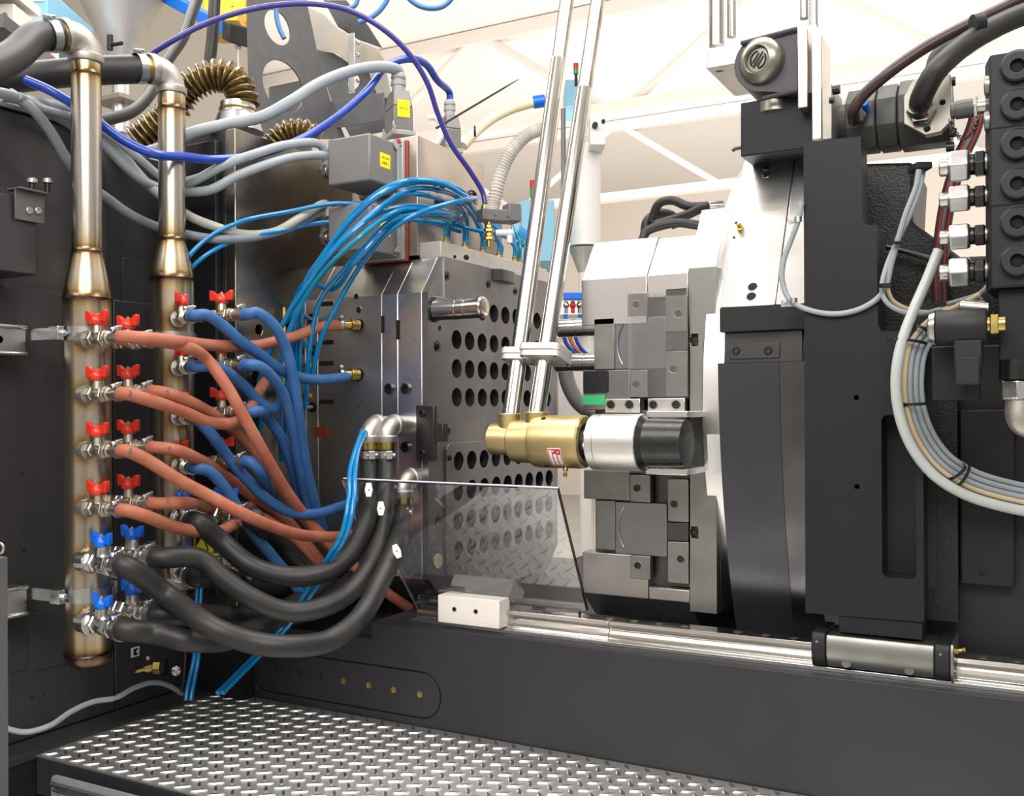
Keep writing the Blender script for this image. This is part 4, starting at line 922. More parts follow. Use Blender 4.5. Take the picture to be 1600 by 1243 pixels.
# arc faced edges of the core plates
for (xc, ycn, r_) in ((1020, 536, 58), (1022, 826, 58)):
    p = PY(xc, ycn, YM); rr = abs(PY(xc+r_, ycn, YM).x-p.x); g = G(); P = []
    for k in range(17): a = R(148+64*k/16); P.append((p.x+rr*cos(a), YM+.001, p.z+rr*sin(a)))
    g.tube(P, .0016, n=6, sm=0); build('arc_edge', g, 'steel', mr)
# clear inspection cover in front of the blocks
t = thing('clear_cover', 'thin clear plastic cover screwed over the blocks of the right mold half, above the coupling', 'cover', PY(1030, 620, YM-.012))
a = rY(981, 1075, 454, 620, YM-.012); g = G(); g.box(a[0], a[1], YM-.012, YM-.009, a[2], a[3]); build('cover_sheet', g, 'acrylic', t)
# clamp plate with T slots
g = G(); a1 = rY(1080, 1091, 521, 541, YM-.002); a2 = rY(1080, 1091, 822, 841, YM-.002)
yy = lambda z: z
xo = x1077; xe2 = x1100+.03
z_lo, z_hi = zb-.02, zc+.01
out = [(xo, z_lo), (xe2, z_lo), (xe2, z_hi), (xo, z_hi)]
def tslot(a): z = (a[2]+a[3])/2; h = (a[3]-a[2])/2; return [(a[0], z-h), (a[1], z-h), (a[1], z+h), (a[0], z+h), (a[0], z+h*.45), (xo+.0005, z+h*.45), (xo+.0005, z-h*.45), (a[0], z-h*.45)]
g.pXZ(YM-.002, out, [tslot(a1), tslot(a2)], .03); g.box(xo, xe2, YM+.029, YB+.1, z_lo, z_hi); build('clamp_plate', g, 'steel_mid', mr, bevel=.0015)
g = G(); g.plate(((0, 0, 0), (0, 1, 0), (0, 0, 1), (1, 0, 0)), [(YM-.002, zc+.01), (YM+.5, zc+.01), (YM+.5, zT+.06), (YC+.02, zT+.06)], (), -.001)
g.v = [V((p.x+(xo if p.x < .0005 else xe2), p.y, p.z)) for p in g.v]; build('clamp_plate_chamfer', g, 'steel_bright', mr, bevel=.001)
for (px, py) in ((1087, 531), (1087, 831)): p = PY(px, py, YM+.006); g = G(); g.hexn(p+V((0, 0, 0)), p-V((0, .006, 0)), .008); build('t_nut', g, 'black', mr)
# leader pins sticking out of the right half toward the left half
for (px0, px1, py, Y, lab) in ((872, 915, 513, 2.62, 'upper'), (868, 915, 567, 2.72, 'lower')):
    a = PY(px0, py, Y); b_ = PY(px1+48, py, Y); r = .027; L = b_.x-a.x
    t = thing('leader_pin', 'chrome leader pin reaching left from the right mold half, '+lab+' one', 'guide pin', a)
    g = G(); g.lathe(a, (1, 0, 0), [(0, r-.006), (.006, r), (L*.3, r), (L*.3, r-.002), (L*.33, r-.002), (L*.33, r), (L*.5, r), (L*.5, r-.002), (L*.53, r-.002), (L*.53, r), (L, r)], 28); build('pin_shaft', g, 'chrome', t, ang=30)
    g = G(); g.lathe((b_.x-.03, Y, a.z), (1, 0, 0), [(0, r+.008), (.03, r+.008), (.08, r+.008)], 28); build('pin_bush', g, 'alu', t)
# ================================================================ turntable disc and its housing
YD, ZD, RD = 3.01, .81, .744
xd0 = -.728; xd1 = -.672
dk = thing('turntable_disc', 'large polished steel turntable disc standing on edge between mold and column', 'turntable', (xd0, YD, ZD-RD))
g = G(); n = 160; g.lathe((xd0, YD, ZD), (1, 0, 0), [(0, RD-.004), (.003, RD), (xd1-xd0-.003, RD), (xd1-xd0, RD-.004)], n); build('disc_body', g, 'alu', dk, ang=25)
p = PX(1106, 708, xd0+.02); g = G()
for k in range(6):
    pass
def rim_pt(z, x, e=.0006): 
    yy = YD-math.sqrt((RD+e)**2-(z-ZD)**2); return V((x, yy, z))
za, zb_ = PY(1106, 740, 2.27).z, PY(1106, 678, 2.27).z
K = 8; vs = [rim_pt(za+(zb_-za)*k/K, x) for k in range(K+1) for x in (xd0+.012, xd1-.008)]
vs2 = [p+V((0, .0004, 0)) for p in vs]
g = G(); g.add(vs+vs2, [(2*k, 2*k+1, 2*k+3, 2*k+2) for k in range(K)]); build('rim_sticker', g, 'sticker_white', dk)
hs_ = thing('turntable_housing', 'dark rounded housing with a bright tilted steel cover between disc and column', 'housing', (-.55, 3.0, ZD-.7))
xh0 = xd1+.002; xh1 = xs(1226, 2.25)-.001; xh2 = -.46
for (a, b, nm) in ((xh0, xh1, 'front_shell'), (xh1+.001, xh2, 'edge_shell')):
    cyy, czz, rr_ = 2.205+1.7, .95, 1.7; za_, zb__ = .903, .262
    arc = [(cyy-math.sqrt(rr_**2-(czz-z)**2), z) for z in [za_+(zb__-za_)*k/24 for k in range(25)]]
    g = G(); g.pYZ(b, arc+[(3.55, zb__), (3.55, za_)], (), b-a); build(nm, g, M['navy'] if nm == 'front_shell' else 'steel_dark', hs_, ang=25)
# tilted upper cover, meeting a dark collar below
y0, z0 = 2.215, 1.030; y1, z1 = 2.43, 1.425
xm = xs(1226, 2.3)
for (a, b) in ((xd1+.004, xm-.0006), (xm+.0006, xh2)):
    g = G(); g.pYZ(b, [(y0, z0), (y0+.5, z0), (y1+.3, z1), (y1, z1)], (), b-a); build('tilted_cover', g, 'steel_bright', hs_, bevel=.002)
g = G(); g.pYZ(xh2, [(y0+.003, z0-.055), (y0+.4, z0-.055), (y0+.4, z0-.0005), (y0+.001, z0-.0005)], (), xh2-xd1-.003); build('dark_collar', g, 'black', hs_, bevel=.001)
g = G(); g.pYZ(xh2-.03, [(y0+.03, z0-.125), (y0+.4, z0-.125), (y0+.4, z0-.056), (y0+.03, z0-.056)], (), xh2-.03-xd1-.006); build('bolted_strip', g, 'steel_dark', hs_, bevel=.001)
for px in (1151, 1201): p = PY(px, 548, y0+.03); socket(p, (0, -1, 0), .0095, hs_)
g = G(); a = rY(1140, 1218, 536, 560, y0+.026); g.box(a[0], a[1], y0+.026, y0+.03, a[2], a[3]); build('strip_plate', g, 'steel_dark', hs_, bevel=.001)
nrm = V((0, -(z1-z0), (y1-y0))).normalized()
TP0 = V((0, y0, z0))
def onT(px, py): return PP(px, py, TP0, nrm)
for px, py, r in ((1197, 262, .0075), (1197, 274, .0075), (1176, 448, .0105), (1174, 463, .0105), (1150, 348, .003), (1147, 371, .003)): bore(onT(px, py), nrm, r, hs_)
p = onT(1157, 358); g = G(); g.lathe(p, nrm, [(0, .008), (.008, .008), (.009, .005), (.018, .005), (.02, .003)], 12); build('grease_nipple', g, 'brass', hs_)
p = PY(1244, 875, 2.30); g = G(); g.lathe(p, (0, -1, 0), [(0, .014), (.003, .014), (.006, .009), (.009, .004)], 20); build('oily_plug', g, 'motor_plate', hs_)
g = G(); p = PY(1232, 596, 2.27); g.cyl(p, p-V((0, .02, 0)), .0025, n=10); build('pin_hole', g, 'void', hs_)
# ================================================================ column
YK = 2.15
ck = thing('column', 'broad charcoal painted upright column standing on the guide carriage', 'column', ((PY(1253, 600, YK).x+PY(1440, 600, YK).x)/2, YK+.05, .33))
def kp(px, py): p = PY(px, py, YK); return (p.x, p.z)
o_ = [kp(1261, 957), kp(1253, 222), kp(1345, 213), kp(1347, 345), kp(1352, 350), kp(1369, 352), kp(1372, 508), kp(1377, 517), kp(1441, 519), kp(1444, 972)]
xl, xr = kp(1257, 600)[0], o_[-1][0]
o_[0] = (xl, o_[0][1]); o_[1] = (xl, o_[1][1])
a = kp(1377, 648); b_ = kp(1432, 905)
pk = rrect(a[0], b_[0], b_[1], a[1], .012)
scr = [kp(1338, 621), kp(1339, 760)]
g = G(); g.pXZ(YK, o_, [pk]+[(s[0], s[1], .0055) for s in scr], .075); build('column_plate', g, 'paint_plate', ck)
g = G(); g.box(a[0]-.02, b_[0]+.03, YK+.076, YK+.085, b_[1]-.03, a[1]+.03); build('pocket_back', g, 'black', ck)
a2 = kp(1310, 965); b2 = kp(1441, 998)
g = G(); g.box(a2[0], b2[0], YK+.004, YK+.11, zt+.0835, o_[0][1]); build('spacer_block', g, 'paint_plate', ck, bevel=.001)
g = G(); g.box(xl+.01, b2[0]+.06, YK+.08, YK+.4, .36, 1.02); build('rear_web', g, 'cast_black', ck)
# cast frame behind the column
cf = thing('machine_frame_casting', 'rough black painted iron casting behind the column at the right', 'casting', (-.2, 2.6, zt))
g = G(); p1 = PY(1345, 250, 2.34); p2 = PY(1430, 252, 2.34); p3 = PY(1425, 345, 2.34); p4 = PY(1500, 400, 2.34); p5 = PY(1500, 500, 2.34)
g.pXZ(2.34, [(p1.x-.06, .9), (p1.x-.06, p1.z), (p2.x, p2.z), (p3.x, p3.z), (p4.x, p4.z), (.3, p4.z-.02), (.3, .9)], (), .25); build('casting_body', g, 'cast_black', cf, bevel=.012)
q1 = PY(1385, 385, 2.30); q2 = PY(1480, 410, 2.30); g = G(); g.tube([q1, (q1+q2)/2, q2], .006, n=8); build('casting_rib', g, 'steel_dark', cf)
g = G(); g.box(-.31, .6, 2.28, 2.6, zt+.002, .93); build('lower_frame', g, 'black', cf, bevel=.004)
g = G(); a = rY(1500, 1585, 640, 915, 2.25); g.box(a[0], a[1], 2.25, 2.28, a[2], a[3]); build('cover_panel', g, 'paint_plate', cf, bevel=.003)
p = PY(1535, 892, 2.249); socket(p, (0, -1, 0), .007, cf)
# ================================================================ rotary union with its two chrome pipes
YU = 2.15; pa = PY(800, 686, YU); zU = .8-(690-640)/F*dep(PY(880, 690, YU))
U = lambda px, py=690: PY(px, py, YU).x
ru = thing('rotary_union', 'gold anodised rotary union in front of the mold, feeding the silver coupling', 'rotary union', (U(850), YU, zU-.07))
g = G(); X0, X1 = U(768), U(818); c = (X0, YU, zU+.004)
g.lathe(c, (1, 0, 0), [(0, .033), (.004, .039), (.05, .039), (X1-X0, .036)], 32); build('end_cap', g, 'gold', ru, bevel=.001)
g = G(); g.cyl((U(796), YU, zU), (U(796), YU, zU+.068), .028, n=28, c=.002); g.cyl((U(838), YU, zU), (U(838), YU, zU+.072), .030, n=28, c=.002); build('pipe_boss', g, 'gold', ru)
g = G(); X0, X1, X2 = U(802), U(838), U(916)
g.lathe((X0, YU, zU), (1, 0, 0), [(0, .045), (.006, .052), (X1-X0, .054), (X1-X0+.001, .0615), (X1-X0+.012, .0635), (X2-X0-.004, .0635), (X2-X0, .060), (X2-X0, .046), (X2-X0-.01, .044), (X2-X0-.01, .01)], 48, cap=True); build('union_housing', g, 'gold', ru, ang=30)
for (px, ang_) in ((858, 62), (862, -66)): 
    a = R(ang_); p = V((U(px), YU-cos(a)*.0633, zU+sin(a)*.0633)); g = G(); g.cyl(p, p+V((0, -cos(a), sin(a)))*.0008, .006, n=16); build('grub_screw_hole', g, 'void', ru)
g = G(); g.lathe((X2-.0095, YU, zU), (1, 0, 0), [(0, .043), (.003, .04), (.003, .03), (.006, .028)], 32); build('seal_face', g, 'black', ru)
g = G(); g.lathe((X2-.012, YU, zU), (1, 0, 0), [(0, .024), (U(932)-X2+.012, .026)], 28); build('rotor_shaft', g, 'nickel', ru)
for k in range(8):
    a = 2*pi*k/8+.2; p = V((U(921), YU+cos(a)*.036, zU+sin(a)*.036)); g = G(); g.hexn(p, p+V((U(929)-U(921), 0, 0)), .008); build('flange_nut', g, 'plated', ru)
# rating plate
def cylpatch(x0, x1, a0, a1, r, name, m, parent, K=8):
    v = []
    for k in range(K+1):
        a = R(a0+(a1-a0)*k/K)
        for x in (x0, x1): v.append((x, YU-cos(a)*r, zU+sin(a)*r))
    g = G(); g.add(v, [(2*k, 2*k+1, 2*k+3, 2*k+2) for k in range(K)]); return build(name, g, m, parent)
px0, px1 = U(873), U(893); lp = cylpatch(px0, px1, -12, -62, .0639, 'rating_plate', 'sticker_white', ru)
w_ = px1-px0
cylpatch(px0+.0012, px1-.0012, -14, -60, .0641, 'plate_field', 'red', lp)
for (a, b, c1, c2) in ((.10, .30, -16, -56), (.38, .62, -25, -56), (.70, .92, -27, -56)): cylpatch(px0+w_*a, px0+w_*b, c1, c2, .0643, 'plate_field', 'sticker_white', lp)
for a, b in ((.42, -19), (.78, -21)): p = R(b); q = V((px0+w_*a, YU-cos(p)*.0643, zU+sin(p)*.0643)); g = G(); g.ball(q, .0022, 10); build('plate_dot', g, 'sticker_white', lp)
p = V((U(890), YU-.022, zU-.060)); g = G(); g.lathe(p, (0, -.2, -1), [(0, .006), (.008, .006), (.009, .0035), (.014, .0035), (.016, .0055), (.022, .004)], 12); build('grease_nipple', g, 'brass', ru)
# silver coupling
t = thing('shaft_coupling', 'bright turned aluminium coupling between the gold union and the mold hub', 'coupling', (U(970), YU, zU-.066))
g = G(); X0, X1, X2 = U(928), U(942), U(1006); g.lathe((X0, YU, zU), (1, 0, 0), [(0, .056), (.003, .0655), (X1-X0, .0655), (X1-X0+.0005, .0665), (X2-X0-.003, .0665), (X2-X0, .064)], 56); build('coupling_body', g, 'alu', t, ang=30)
g = G(); g.ring((X1, YU, zU), (1, 0, 0), .0658, .0012, 48, 6); build('collar_line', g, 'steel_mid', t)
X3 = U(1074); g = G(); prof_ = [(0, .0655), (.012, .056), (X3-X2-.002, .054)]
g.lathe((X2+.0005, YU, zU), (1, 0, 0), prof_, 48); build('hub_bore', g, 'hard_black', t, ang=30)
for z_ in (-.072, .058): g = G(); g.box(U(1010), X3, YU+.0, YM+.002, zU+z_, zU+z_+.014); build('hub_bracket', g, 'steel_bright', t, bevel=.001)
# pipes
def chrome_pipe(xb0, ytop, x_top, sl_y, label, zfl, lean):
    base = V((U(xb0), YU, zU+.06))
    top = PD(x_top, -60, dep(base)+.26)
    d = (top-base).normalized(); ff = lambda py: (PP_line(base, top, py))
    t = thing('chrome_pipe', label, 'pipe', base)
    s = ff(sl_y); e = top+d*.7
    g = G(); g.cyl(base-d*.0, s, .0215, n=28); build('outer_sleeve', g, 'chrome', t)
    g = G(); g.lathe(s-d*.002, d, [(0, .0215), (.006, .0205), (.008, .0195), ((e-s).length, .0195)], 28); build('inner_tube', g, 'chrome_worn', t)
    return t, base, d, ff
def PP_line(a, b, py):
    lo, hi = 0., 1.
    for _ in range(40):
        m_ = (lo+hi)/2; q = a.lerp(b, m_)-CAM; y = HZ-F*q.dot(cy)/q.dot(fwd)
        if y > py: lo = m_
        else: hi = m_
    return a.lerp(b, lo)
tA, bA, dA_, fA = chrome_pipe(798, 0, 894, 94, 'left one of the two leaning chrome pipes rising from the gold union', 0, 0)
tB, bB, dB_, fB = chrome_pipe(838, 0, 943, 140, 'right one of the two leaning chrome pipes rising from the gold union', 0, 0)
fl = thing('pipe_flange', 'stepped steel flange clamping the two chrome pipes together above the union', 'flange', fA(560))
for (ff, py, w1, w2, th, nm) in ((fA, 556, .040, .030, .030, 'flange_half'), (fB, 553, .056, .046, .032, 'flange_half')):
    c = ff(py); d = dB_; u = (V((1, 0, 0))-d*d.x).normalized(); v_ = d.cross(u)
    g = G(); ol_ = []
    g.plate((c+d*th/2, u, v_, d), rrect(-w1, w1, -w2, w2, .014, 4), [], th*.52); g.plate((c-d*th*.03, u, v_, d), rrect(-w1*.93, w1, -w2*.95, w2*.95, .014, 4), [], th*.47); o = build(nm, g, 'white' if False else 'alu_matte', fl, bevel=.002)
    for sx in (-1, 1):
        for sy in (-1, 1):
            if sy < 0 or True:
                q = c+u*sx*(w1-.010)+v_*sy*(w2-.010); socket(q+d*th/2, d, .006, o, 'hard_black'); 
                g = G(); g.cyl(q-d*(th/2+.001), q-d*th/2, .0045, n=12); build('bore', g, 'void', o)
# ================================================================ clear guard
gd = thing('clear_guard', 'angled clear acrylic guard sheet rising from the rail in front of the mold', 'guard', (-1.25, 2.2, .31))
b0 = V((0, 2.195, .313)); nn = V((0, -.30, -.166)).normalized(); nn = V((0, -.306, .166)).normalized()
# plane through (y 2.195,z .313) and (y 2.034,z .623)
dy, dz = 2.034-2.195, .623-.313; uu = V((0, dy, dz)).normalized(); nn = V((1, 0, 0)).cross(uu)
pts = [PP(px, py, b0, nn) for px, py in ((918, 953), (872, 763), (536, 748), (560, 820), (590, 823), (655, 953))]
ol_ = [((p-b0).dot(V((1, 0, 0))), (p-b0).dot(uu)) for p in pts]
g = G(); g.plate((b0, (1, 0, 0), uu, nn), ol_, (), -.006); build('acrylic_sheet', g, 'acrylic', gd, bevel=.0004, segs=1)
g = G(); g.tube([pts[2]-nn*.003, pts[1]-nn*.003], .0026, n=6, sm=0); tag(build('edge_shading_strip', g, mat('lit_acrylic_edge', (.55, .55, .68), .3), gd), 'added strip painting pale violet light on the top edge')  # added strips paint the pale and dark reflections of the clear edges
g = G(); g.tube([pts[2]-nn*.003, pts[3]-nn*.003, pts[4]-nn*.003, pts[5]-nn*.003], .0018, n=6, sm=0); build('edge_shading_strip', g, mat('shaded_acrylic_edge', (.25, .25, .32), .3), gd)
g = G(); g.tube([pts[1]-nn*.003, pts[0]-nn*.003], .0018, n=6, sm=0); build('edge_shading_strip', g, M['black'], gd)
g = G(); Xb = pts[-1].x; g.box(Xb+.02, pts[0].x-.02, 2.185, 2.20, .3015, .3135); build('bottom_strip', g, 'acrylic', gd)
# ================================================================ terminal box over the mold
XB = -1.60
a = PX(652, 211, XB); y0b = a.y; zt_b = a.z; zb_b = PX(652, 398, XB).z; y1b = PX(757, 300, XB).y
tb = thing('terminal_box', 'tall brushed steel terminal box standing above the mold with connectors on its side', 'terminal box', (XB-.12, (y0b+y1b)/2, zb_b))
g = G()
p1 = PX(672, 303, XB+.001); slots = []
for (px, py, n) in ((686, 302, 5), (733, 315, 5)):
    c = PX(px, py, XB)
    for k in range(n): slots.append((c, k))
g.box(XB-.235, XB, y0b, y1b, zb_b, zt_b); build('box_body', g, 'box_steel', tb, bevel=.002)
for ci, (px, py) in enumerate(((686, 303), (738, 315))):
    c = PX(px, py, XB)
    for r in (.010, .018, .026, .034):
        g = G(); P = [(XB+.0015, c.y+r*cos(R(a_)), c.z+r*sin(R(a_))) for a_ in range(20, 171, 15)]; g.tube(P, .0022, n=6, sm=0); build('vent_louvre', g, 'void', tb)
    for k in range(5): g = G(); y = c.y-.02+.01*k; g.tube([(XB+.0015, y, c.z-.045), (XB+.0015, y, c.z-.018)], .0022, n=6, sm=0); build('vent_louvre', g, 'void', tb)
for px, py in ((672, 287), (670, 300), (700, 297)): p = PX(px, py, XB); g = G(); g.ball(p, .0035, 8); build('rivet', g, 'zinc', tb)
g = G(); g.box(XB-.2, XB-.03, y0b+.02, y1b-.02, zT+.05, zb_b); build('box_foot', g, 'steel_dark', tb)
# side connectors: hoods locked to a panel housing, with gland nuts and grey cables to the left
def connector(pz, label, sticker=True, lab=('',)):
    z0, z1 = pz; h = z1-z0; t = thing('plug_connector', label, 'connector', (XB-.25, y0b-.1, z0))
    yc = y0b-.05; x0 = XB-.218; x1 = XB-.095
    g = G(); g.box(XB-.20, XB-.030, y0b-.007, y0b-.0005, z0-.011, z1+.015); build('gasket', g, 'orange', t, bevel=.002)
    g = G(); g.box(XB-.195, XB-.036, y0b-.022, y0b-.0072, z0-.008, z1+.012); build('panel_flange', g, 'conn_light', t, bevel=.003)
    g = G(); g.box(XB-.185, XB-.05, y0b-.050, y0b-.0222, z0-.002, z1+.006); build('socket_housing', g, 'conn', t, bevel=.004)
    g = G(); g.box(XB-.192, XB-.045, y0b-.165, y0b-.0502, z0, z1); build('hood', g, 'conn', t, bevel=.006)
    g = G(); g.plate(((XB-.044, 0, 0), (0, 1, 0), (0, 0, 1), (1, 0, 0)), [(y0b-.012, z0+.01), (y0b-.012, z1-.012), (y0b-.024, z1+.004), (y0b-.052, z1+.008), (y0b-.062, z1-.002), (y0b-.05, z1-.012), (y0b-.034, z1-.020), (y0b-.034, z0+.026), (y0b-.05, z0+.01)], (), .006); build('locking_lever', g, 'conn_light', t, bevel=.001)
    g = G(); g.lathe((XB-.044, y0b-.02, z1-.004), (1, 0, 0), [(0, .005), (.005, .005), (.006, .003)], 12); build('lever_pivot', g, 'zinc', t)
    g = G(); g.lathe((XB-.044, y0b-.03, z1+.008), (1, 0, 0), [(-.01, .006), (.004, .006)], 12); build('red_plug', g, 'red', t)
    if sticker:
        c = V((XB-.0448, y0b-.095, z0+h*.52)); g = G(); g.box(XB-.0449, XB-.0442, c.y-.024, c.y+.024, c.z-.020, c.z+.020); s = build('sticker', g, 'yellow', t)
        text('sticker_text', 'PA-T1-UP', .0075, (XB-.0440, c.y, c.z+.007), (0, 1, 0), (0, 0, 1), 'ink', s); text('sticker_text', 'GTRP 1', .010, (XB-.0440, c.y, c.z-.008), (0, 1, 0), (0, 0, 1), 'ink', s)
    out = []
    for k, (dy, dz_) in enumerate(((-.125, h*.72), (-.137, h*.38))):
        p = V((XB-.192, y0b+dy+k*.0, z0+dz_)); d = V((-1, -.15, 0)).normalized()
        g = G(); g.hexn(p, p+d*.012, .025); g.lathe(p+d*.012, d, [(0, .017), (.006, .017), (.007, .022), (.012, .022)], 20); build('gland_nut', g, 'plated', t); g = G(); g.hexn(p+d*.024, p+d*.036, .021); g.lathe(p+d*.036, d, [(0, .018), (.006, .014)], 18); build('gland_nut', g, 'plated', t)
        out.append(p+d*.03)
    return out
zA = PY(590, 290, y0b-.1).z; zB = PY(590, 217, y0b-.1).z
oa = connector((zA, zB), 'upper grey plug connector with a yellow sticker on the terminal box side')
ob = connector((zA-.19, zB-.19), 'lower grey plug connector half hidden by the cyan air lines')
def cable(pts, r, m, label, group=None, cat='cable', n=12, nm='cable'): return hose(nm, pts, r, m, label, cat, group, n=n)
dd = dep(oa[0])
cable([oa[0]]+path((500, 226, dd-.02), (450, 226), (400, 240, 2.66), (350, 258, 2.63), (300, 284, 2.63), (262, 296, 2.66), (225, 283, 2.62), (190, 255), (160, 225, 2.55), (120, 200), (70, 172, 2.4), (20, 150), (-30, 140, 2.2)), .0125, 'grey_cable', 'light grey cable from the upper gland of the upper connector, sweeping far left', n=14)
cable([oa[1]]+path((510, 246, dd-.02), (470, 244), (420, 256, 2.68), (370, 275, 2.64), (330, 296, 2.63), (290, 300, 2.64), (245, 300, 2.66), (215, 275, 2.62), (185, 240), (150, 200, 2.55), (110, 172), (60, 160, 2.4), (0, 150, 2.3)), .0125, 'grey_cable', 'light grey cable from the lower gland of the upper connector, sweeping far left', n=14)
cable([ob[0]]+path((510, 320, dd), (470, 340, 2.74), (430, 362, 2.7), (380, 366, 2.65), (330, 352, 2.62), (295, 337, 2.63), (250, 305), (215, 270, 2.64), (180, 225), (150, 185, 2.55), (110, 165)), .0125, 'grey_cable_warm', 'warm grey cable from the upper gland of the lower connector, behind the farther pipe', n=14)
cable([ob[1]]+path((505, 335, dd), (460, 352, 2.74), (410, 368, 2.68), (350, 374, 2.62), (300, 368, 2.62), (250, 356, 2.62), (205, 336), (165, 308, 2.5), (130, 283), (105, 250, 2.4), (78, 205), (50, 170, 2.32), (15, 145)), .0125, 'grey_cable_dark', 'dusty blue-grey cable crossing behind both manifold pipes below the others', n=14)
cable(path((30, 150, 2.3), (60, 168), (90, 176, 2.4), (130, 190), (175, 215, 2.55), (220, 250), (262, 282, 2.66), (300, 280, 2.64), (345, 262, 2.63), (385, 245, 2.64)), .010, 'grey_cable', 'thin light grey cable dipping between the two manifold pipes', n=12)
# ------------------------------------------------ top connectors
def top_connector(px, py_base, py_top, d, label, sc=1, sticker=True):
    c = PD(px, py_base, d); topz = PD(px, py_top, d).z; h = topz-c.z
    t = thing('cable_connector', label, 'connector', c); u, v_ = V((.80, -.6, 0)), V((.6, .8, 0)); w = .046*sc; e = .030*sc
    def ring_box(z0, w0, e0, z1, w1, e1):
        v = [c+u*sx*a+v_*sy*b+V((0, 0, z)) for z, a, b in ((z0, w0, e0), (z1, w1, e1)) for sx, sy in ((-1, -1), (1, -1), (1, 1), (-1, 1))]
        return v, [(0, 3, 2, 1), (4, 5, 6, 7), (0, 1, 5, 4), (1, 2, 6, 5), (2, 3, 7, 6), (3, 0, 4, 7)]
    g = G(); g.add(*ring_box(-.01, w*1.2, e*1.15, .004, w*1.2, e*1.15)); build('base_flange', g, 'conn_light', t, bevel=.002)
    g = G(); g.add(*ring_box(.004, w, e, h*.42, w, e)); g.add(*ring_box(h*.42, w, e, h*.72, w*.62, e*.8)); build('hood', g, 'conn', t, bevel=.004)
    g = G(); q = c+V((0, 0, h*.7)); g.lathe(q, (0, 0, 1), [(0, .020*sc), (h*.12, .020*sc), (h*.12+.001, .023*sc), (h*.2, .023*sc), (h*.2+.001, .0195*sc), (h*.24, .0195*sc), (h*.24+.001, .023*sc), (h*.3, .022*sc), (h*.34, .017*sc)], 12); build('cable_gland', g, 'conn_light', t, ang=20)
    for s in (-1, 1):
        q = c+u*s*w*1.02; g = G(); g.plate((q-v_*(e+.002)+V((0, 0, 0)), u, V((0, 0, 1)), -v_), [(-.014, -.006), (.014, -.004), (.016, .012), (.004, .016), (-.002, .030), (-.012, .028)], (), .003); build('locking_lever', g, 'conn_light', t, bevel=.001)
    if sticker: q = c+u*(w+.0008)+V((0, 0, h*.38)); g = G(); g.obox(q+v_*0, u*.001, v_*.038*sc, V((0, 0, .05*sc))); s_ = build('sticker', g, 'yellow', t); text('sticker_text', 'PA-T2', .009, q+u*.0009, v_, (0, 0, 1), 'ink', s_)
    return V((c.x, c.y, topz))
dt = dep(V((XB-.1, y0b+.03, 1.5)))
ta = top_connector(623, 212, 118, dt+.03, 'grey cable connector with a tapered hood and yellow sticker, upright on the terminal box')
tb2 = top_connector(703, 238, 160, dt+.35, 'farther grey cable connector on the terminal box, taking the royal blue cable', .85, False)
cable([ta, ta+V((0, 0, .012))]+path((615, 107, dep(ta)-.02), (590, 104), (545, 112, dep(ta)-.06), (500, 130), (455, 158, 2.8), (410, 182), (350, 195, 2.75), (300, 208, 2.7), (262, 228), (215, 240, 2.68), (150, 235, 2.66)), .0165, 'grey_cable', 'thick grey cable curving left from the upright connector', n=16)
cable([tb2, tb2+V((0, 0, .03))]+path((683, 125, dep(tb2)-.1), (665, 100), (637, 92, dep(tb2)-.25), (605, 103), (575, 140, dep(tb2)-.35), (530, 180), (475, 215, 2.8), (400, 242), (330, 249, 2.6), (290, 245), (240, 240, 2.45), (195, 220), (160, 195, 2.42), (110, 160), (75, 140, 2.4), (40, 125)), .0115, 'royal', 'royal blue cable arching from the farther connector and sagging past both manifold pipes', n=14)
cable([PD(758, 318, 2.96)]+path((754, 300, 2.96), (735, 268), (705, 225, 2.9), (685, 180), (668, 130, 2.84), (640, 85), (598, 45, 2.78), (545, 16), (490, 6, 2.74), (430, 8), (370, 20, 2.72), (310, 42), (262, 68, 2.72), (225, 92, 2.75), (190, 112)), .0078, 'indigo', 'slim indigo cable rising in a wide arc across the upper left', n=12)
# white lifting eye
p = PD(675, 205, dt+.05); t = thing('lifting_eye', 'white shackle ring between the two upright connectors', 'lifting eye', p-V((0, 0, .03)))
g = G(); g.tube([p+rgt*.028*cos(R(a_))+V((0, 0, .042*sin(R(a_)))) for a_ in range(-80, 130, 15)], .0085, n=10, sm=2); build('eye_ring', g, 'sticker_white', t)
# black antenna-like rod
a_ = PD(682, 200, dt-.02); b_ = PD(810, 124, dt+.25); g = G(); g.lathe(a_, b_-a_, [(0, .0036), ((b_-a_).length*.8, .003), ((b_-a_).length, .0012)], 8); tag(build('cable_tie_tail', g, 'black'), 'long black tail of a cable tie sticking out over the connectors', 'cable tie')
# small valve with indigo cable plug
c = PD(778, 338, 2.98); t = thing('solenoid_valve', 'small grey solenoid valve on a brass fitting above the air manifold', 'solenoid valve', c-V((0, 0, .05)))
g = G(); g.obox(c, V((.6, .8, 0))*.12, V((.8, -.6, 0))*.05, V((0, 0, .035))); g.obox(c+V((.6, .8, 0))*.045+V((0, 0, .012)), V((.6, .8, 0))*.04, V((.8, -.6, 0))*.055, V((0, 0, .055))); build('valve_body', g, 'conn', t, bevel=.003)
q = PD(757, 338, 2.96); g = G(); g.hexn(q-V((0, 0, .01)), q+V((0, 0, .012)), .014); g.lathe(q+V((0, 0, .012)), (0, 0, 1), [(0, .011), (.015, .010), (.022, .008)], 14); build('brass_nut', g, 'brass', t)
q = PD(764, 375, 2.96); g = G()
for k in range(4): g.hexn(q+V((0, 0, .012*k)), q+V((0, 0, .012*k+.009)), .017 if k % 2 == 0 else .012)
g.cyl(q-V((0, 0, .02)), q+V((0, 0, .06)), .008, n=12); build('brass_nipple', g, 'brass', t)
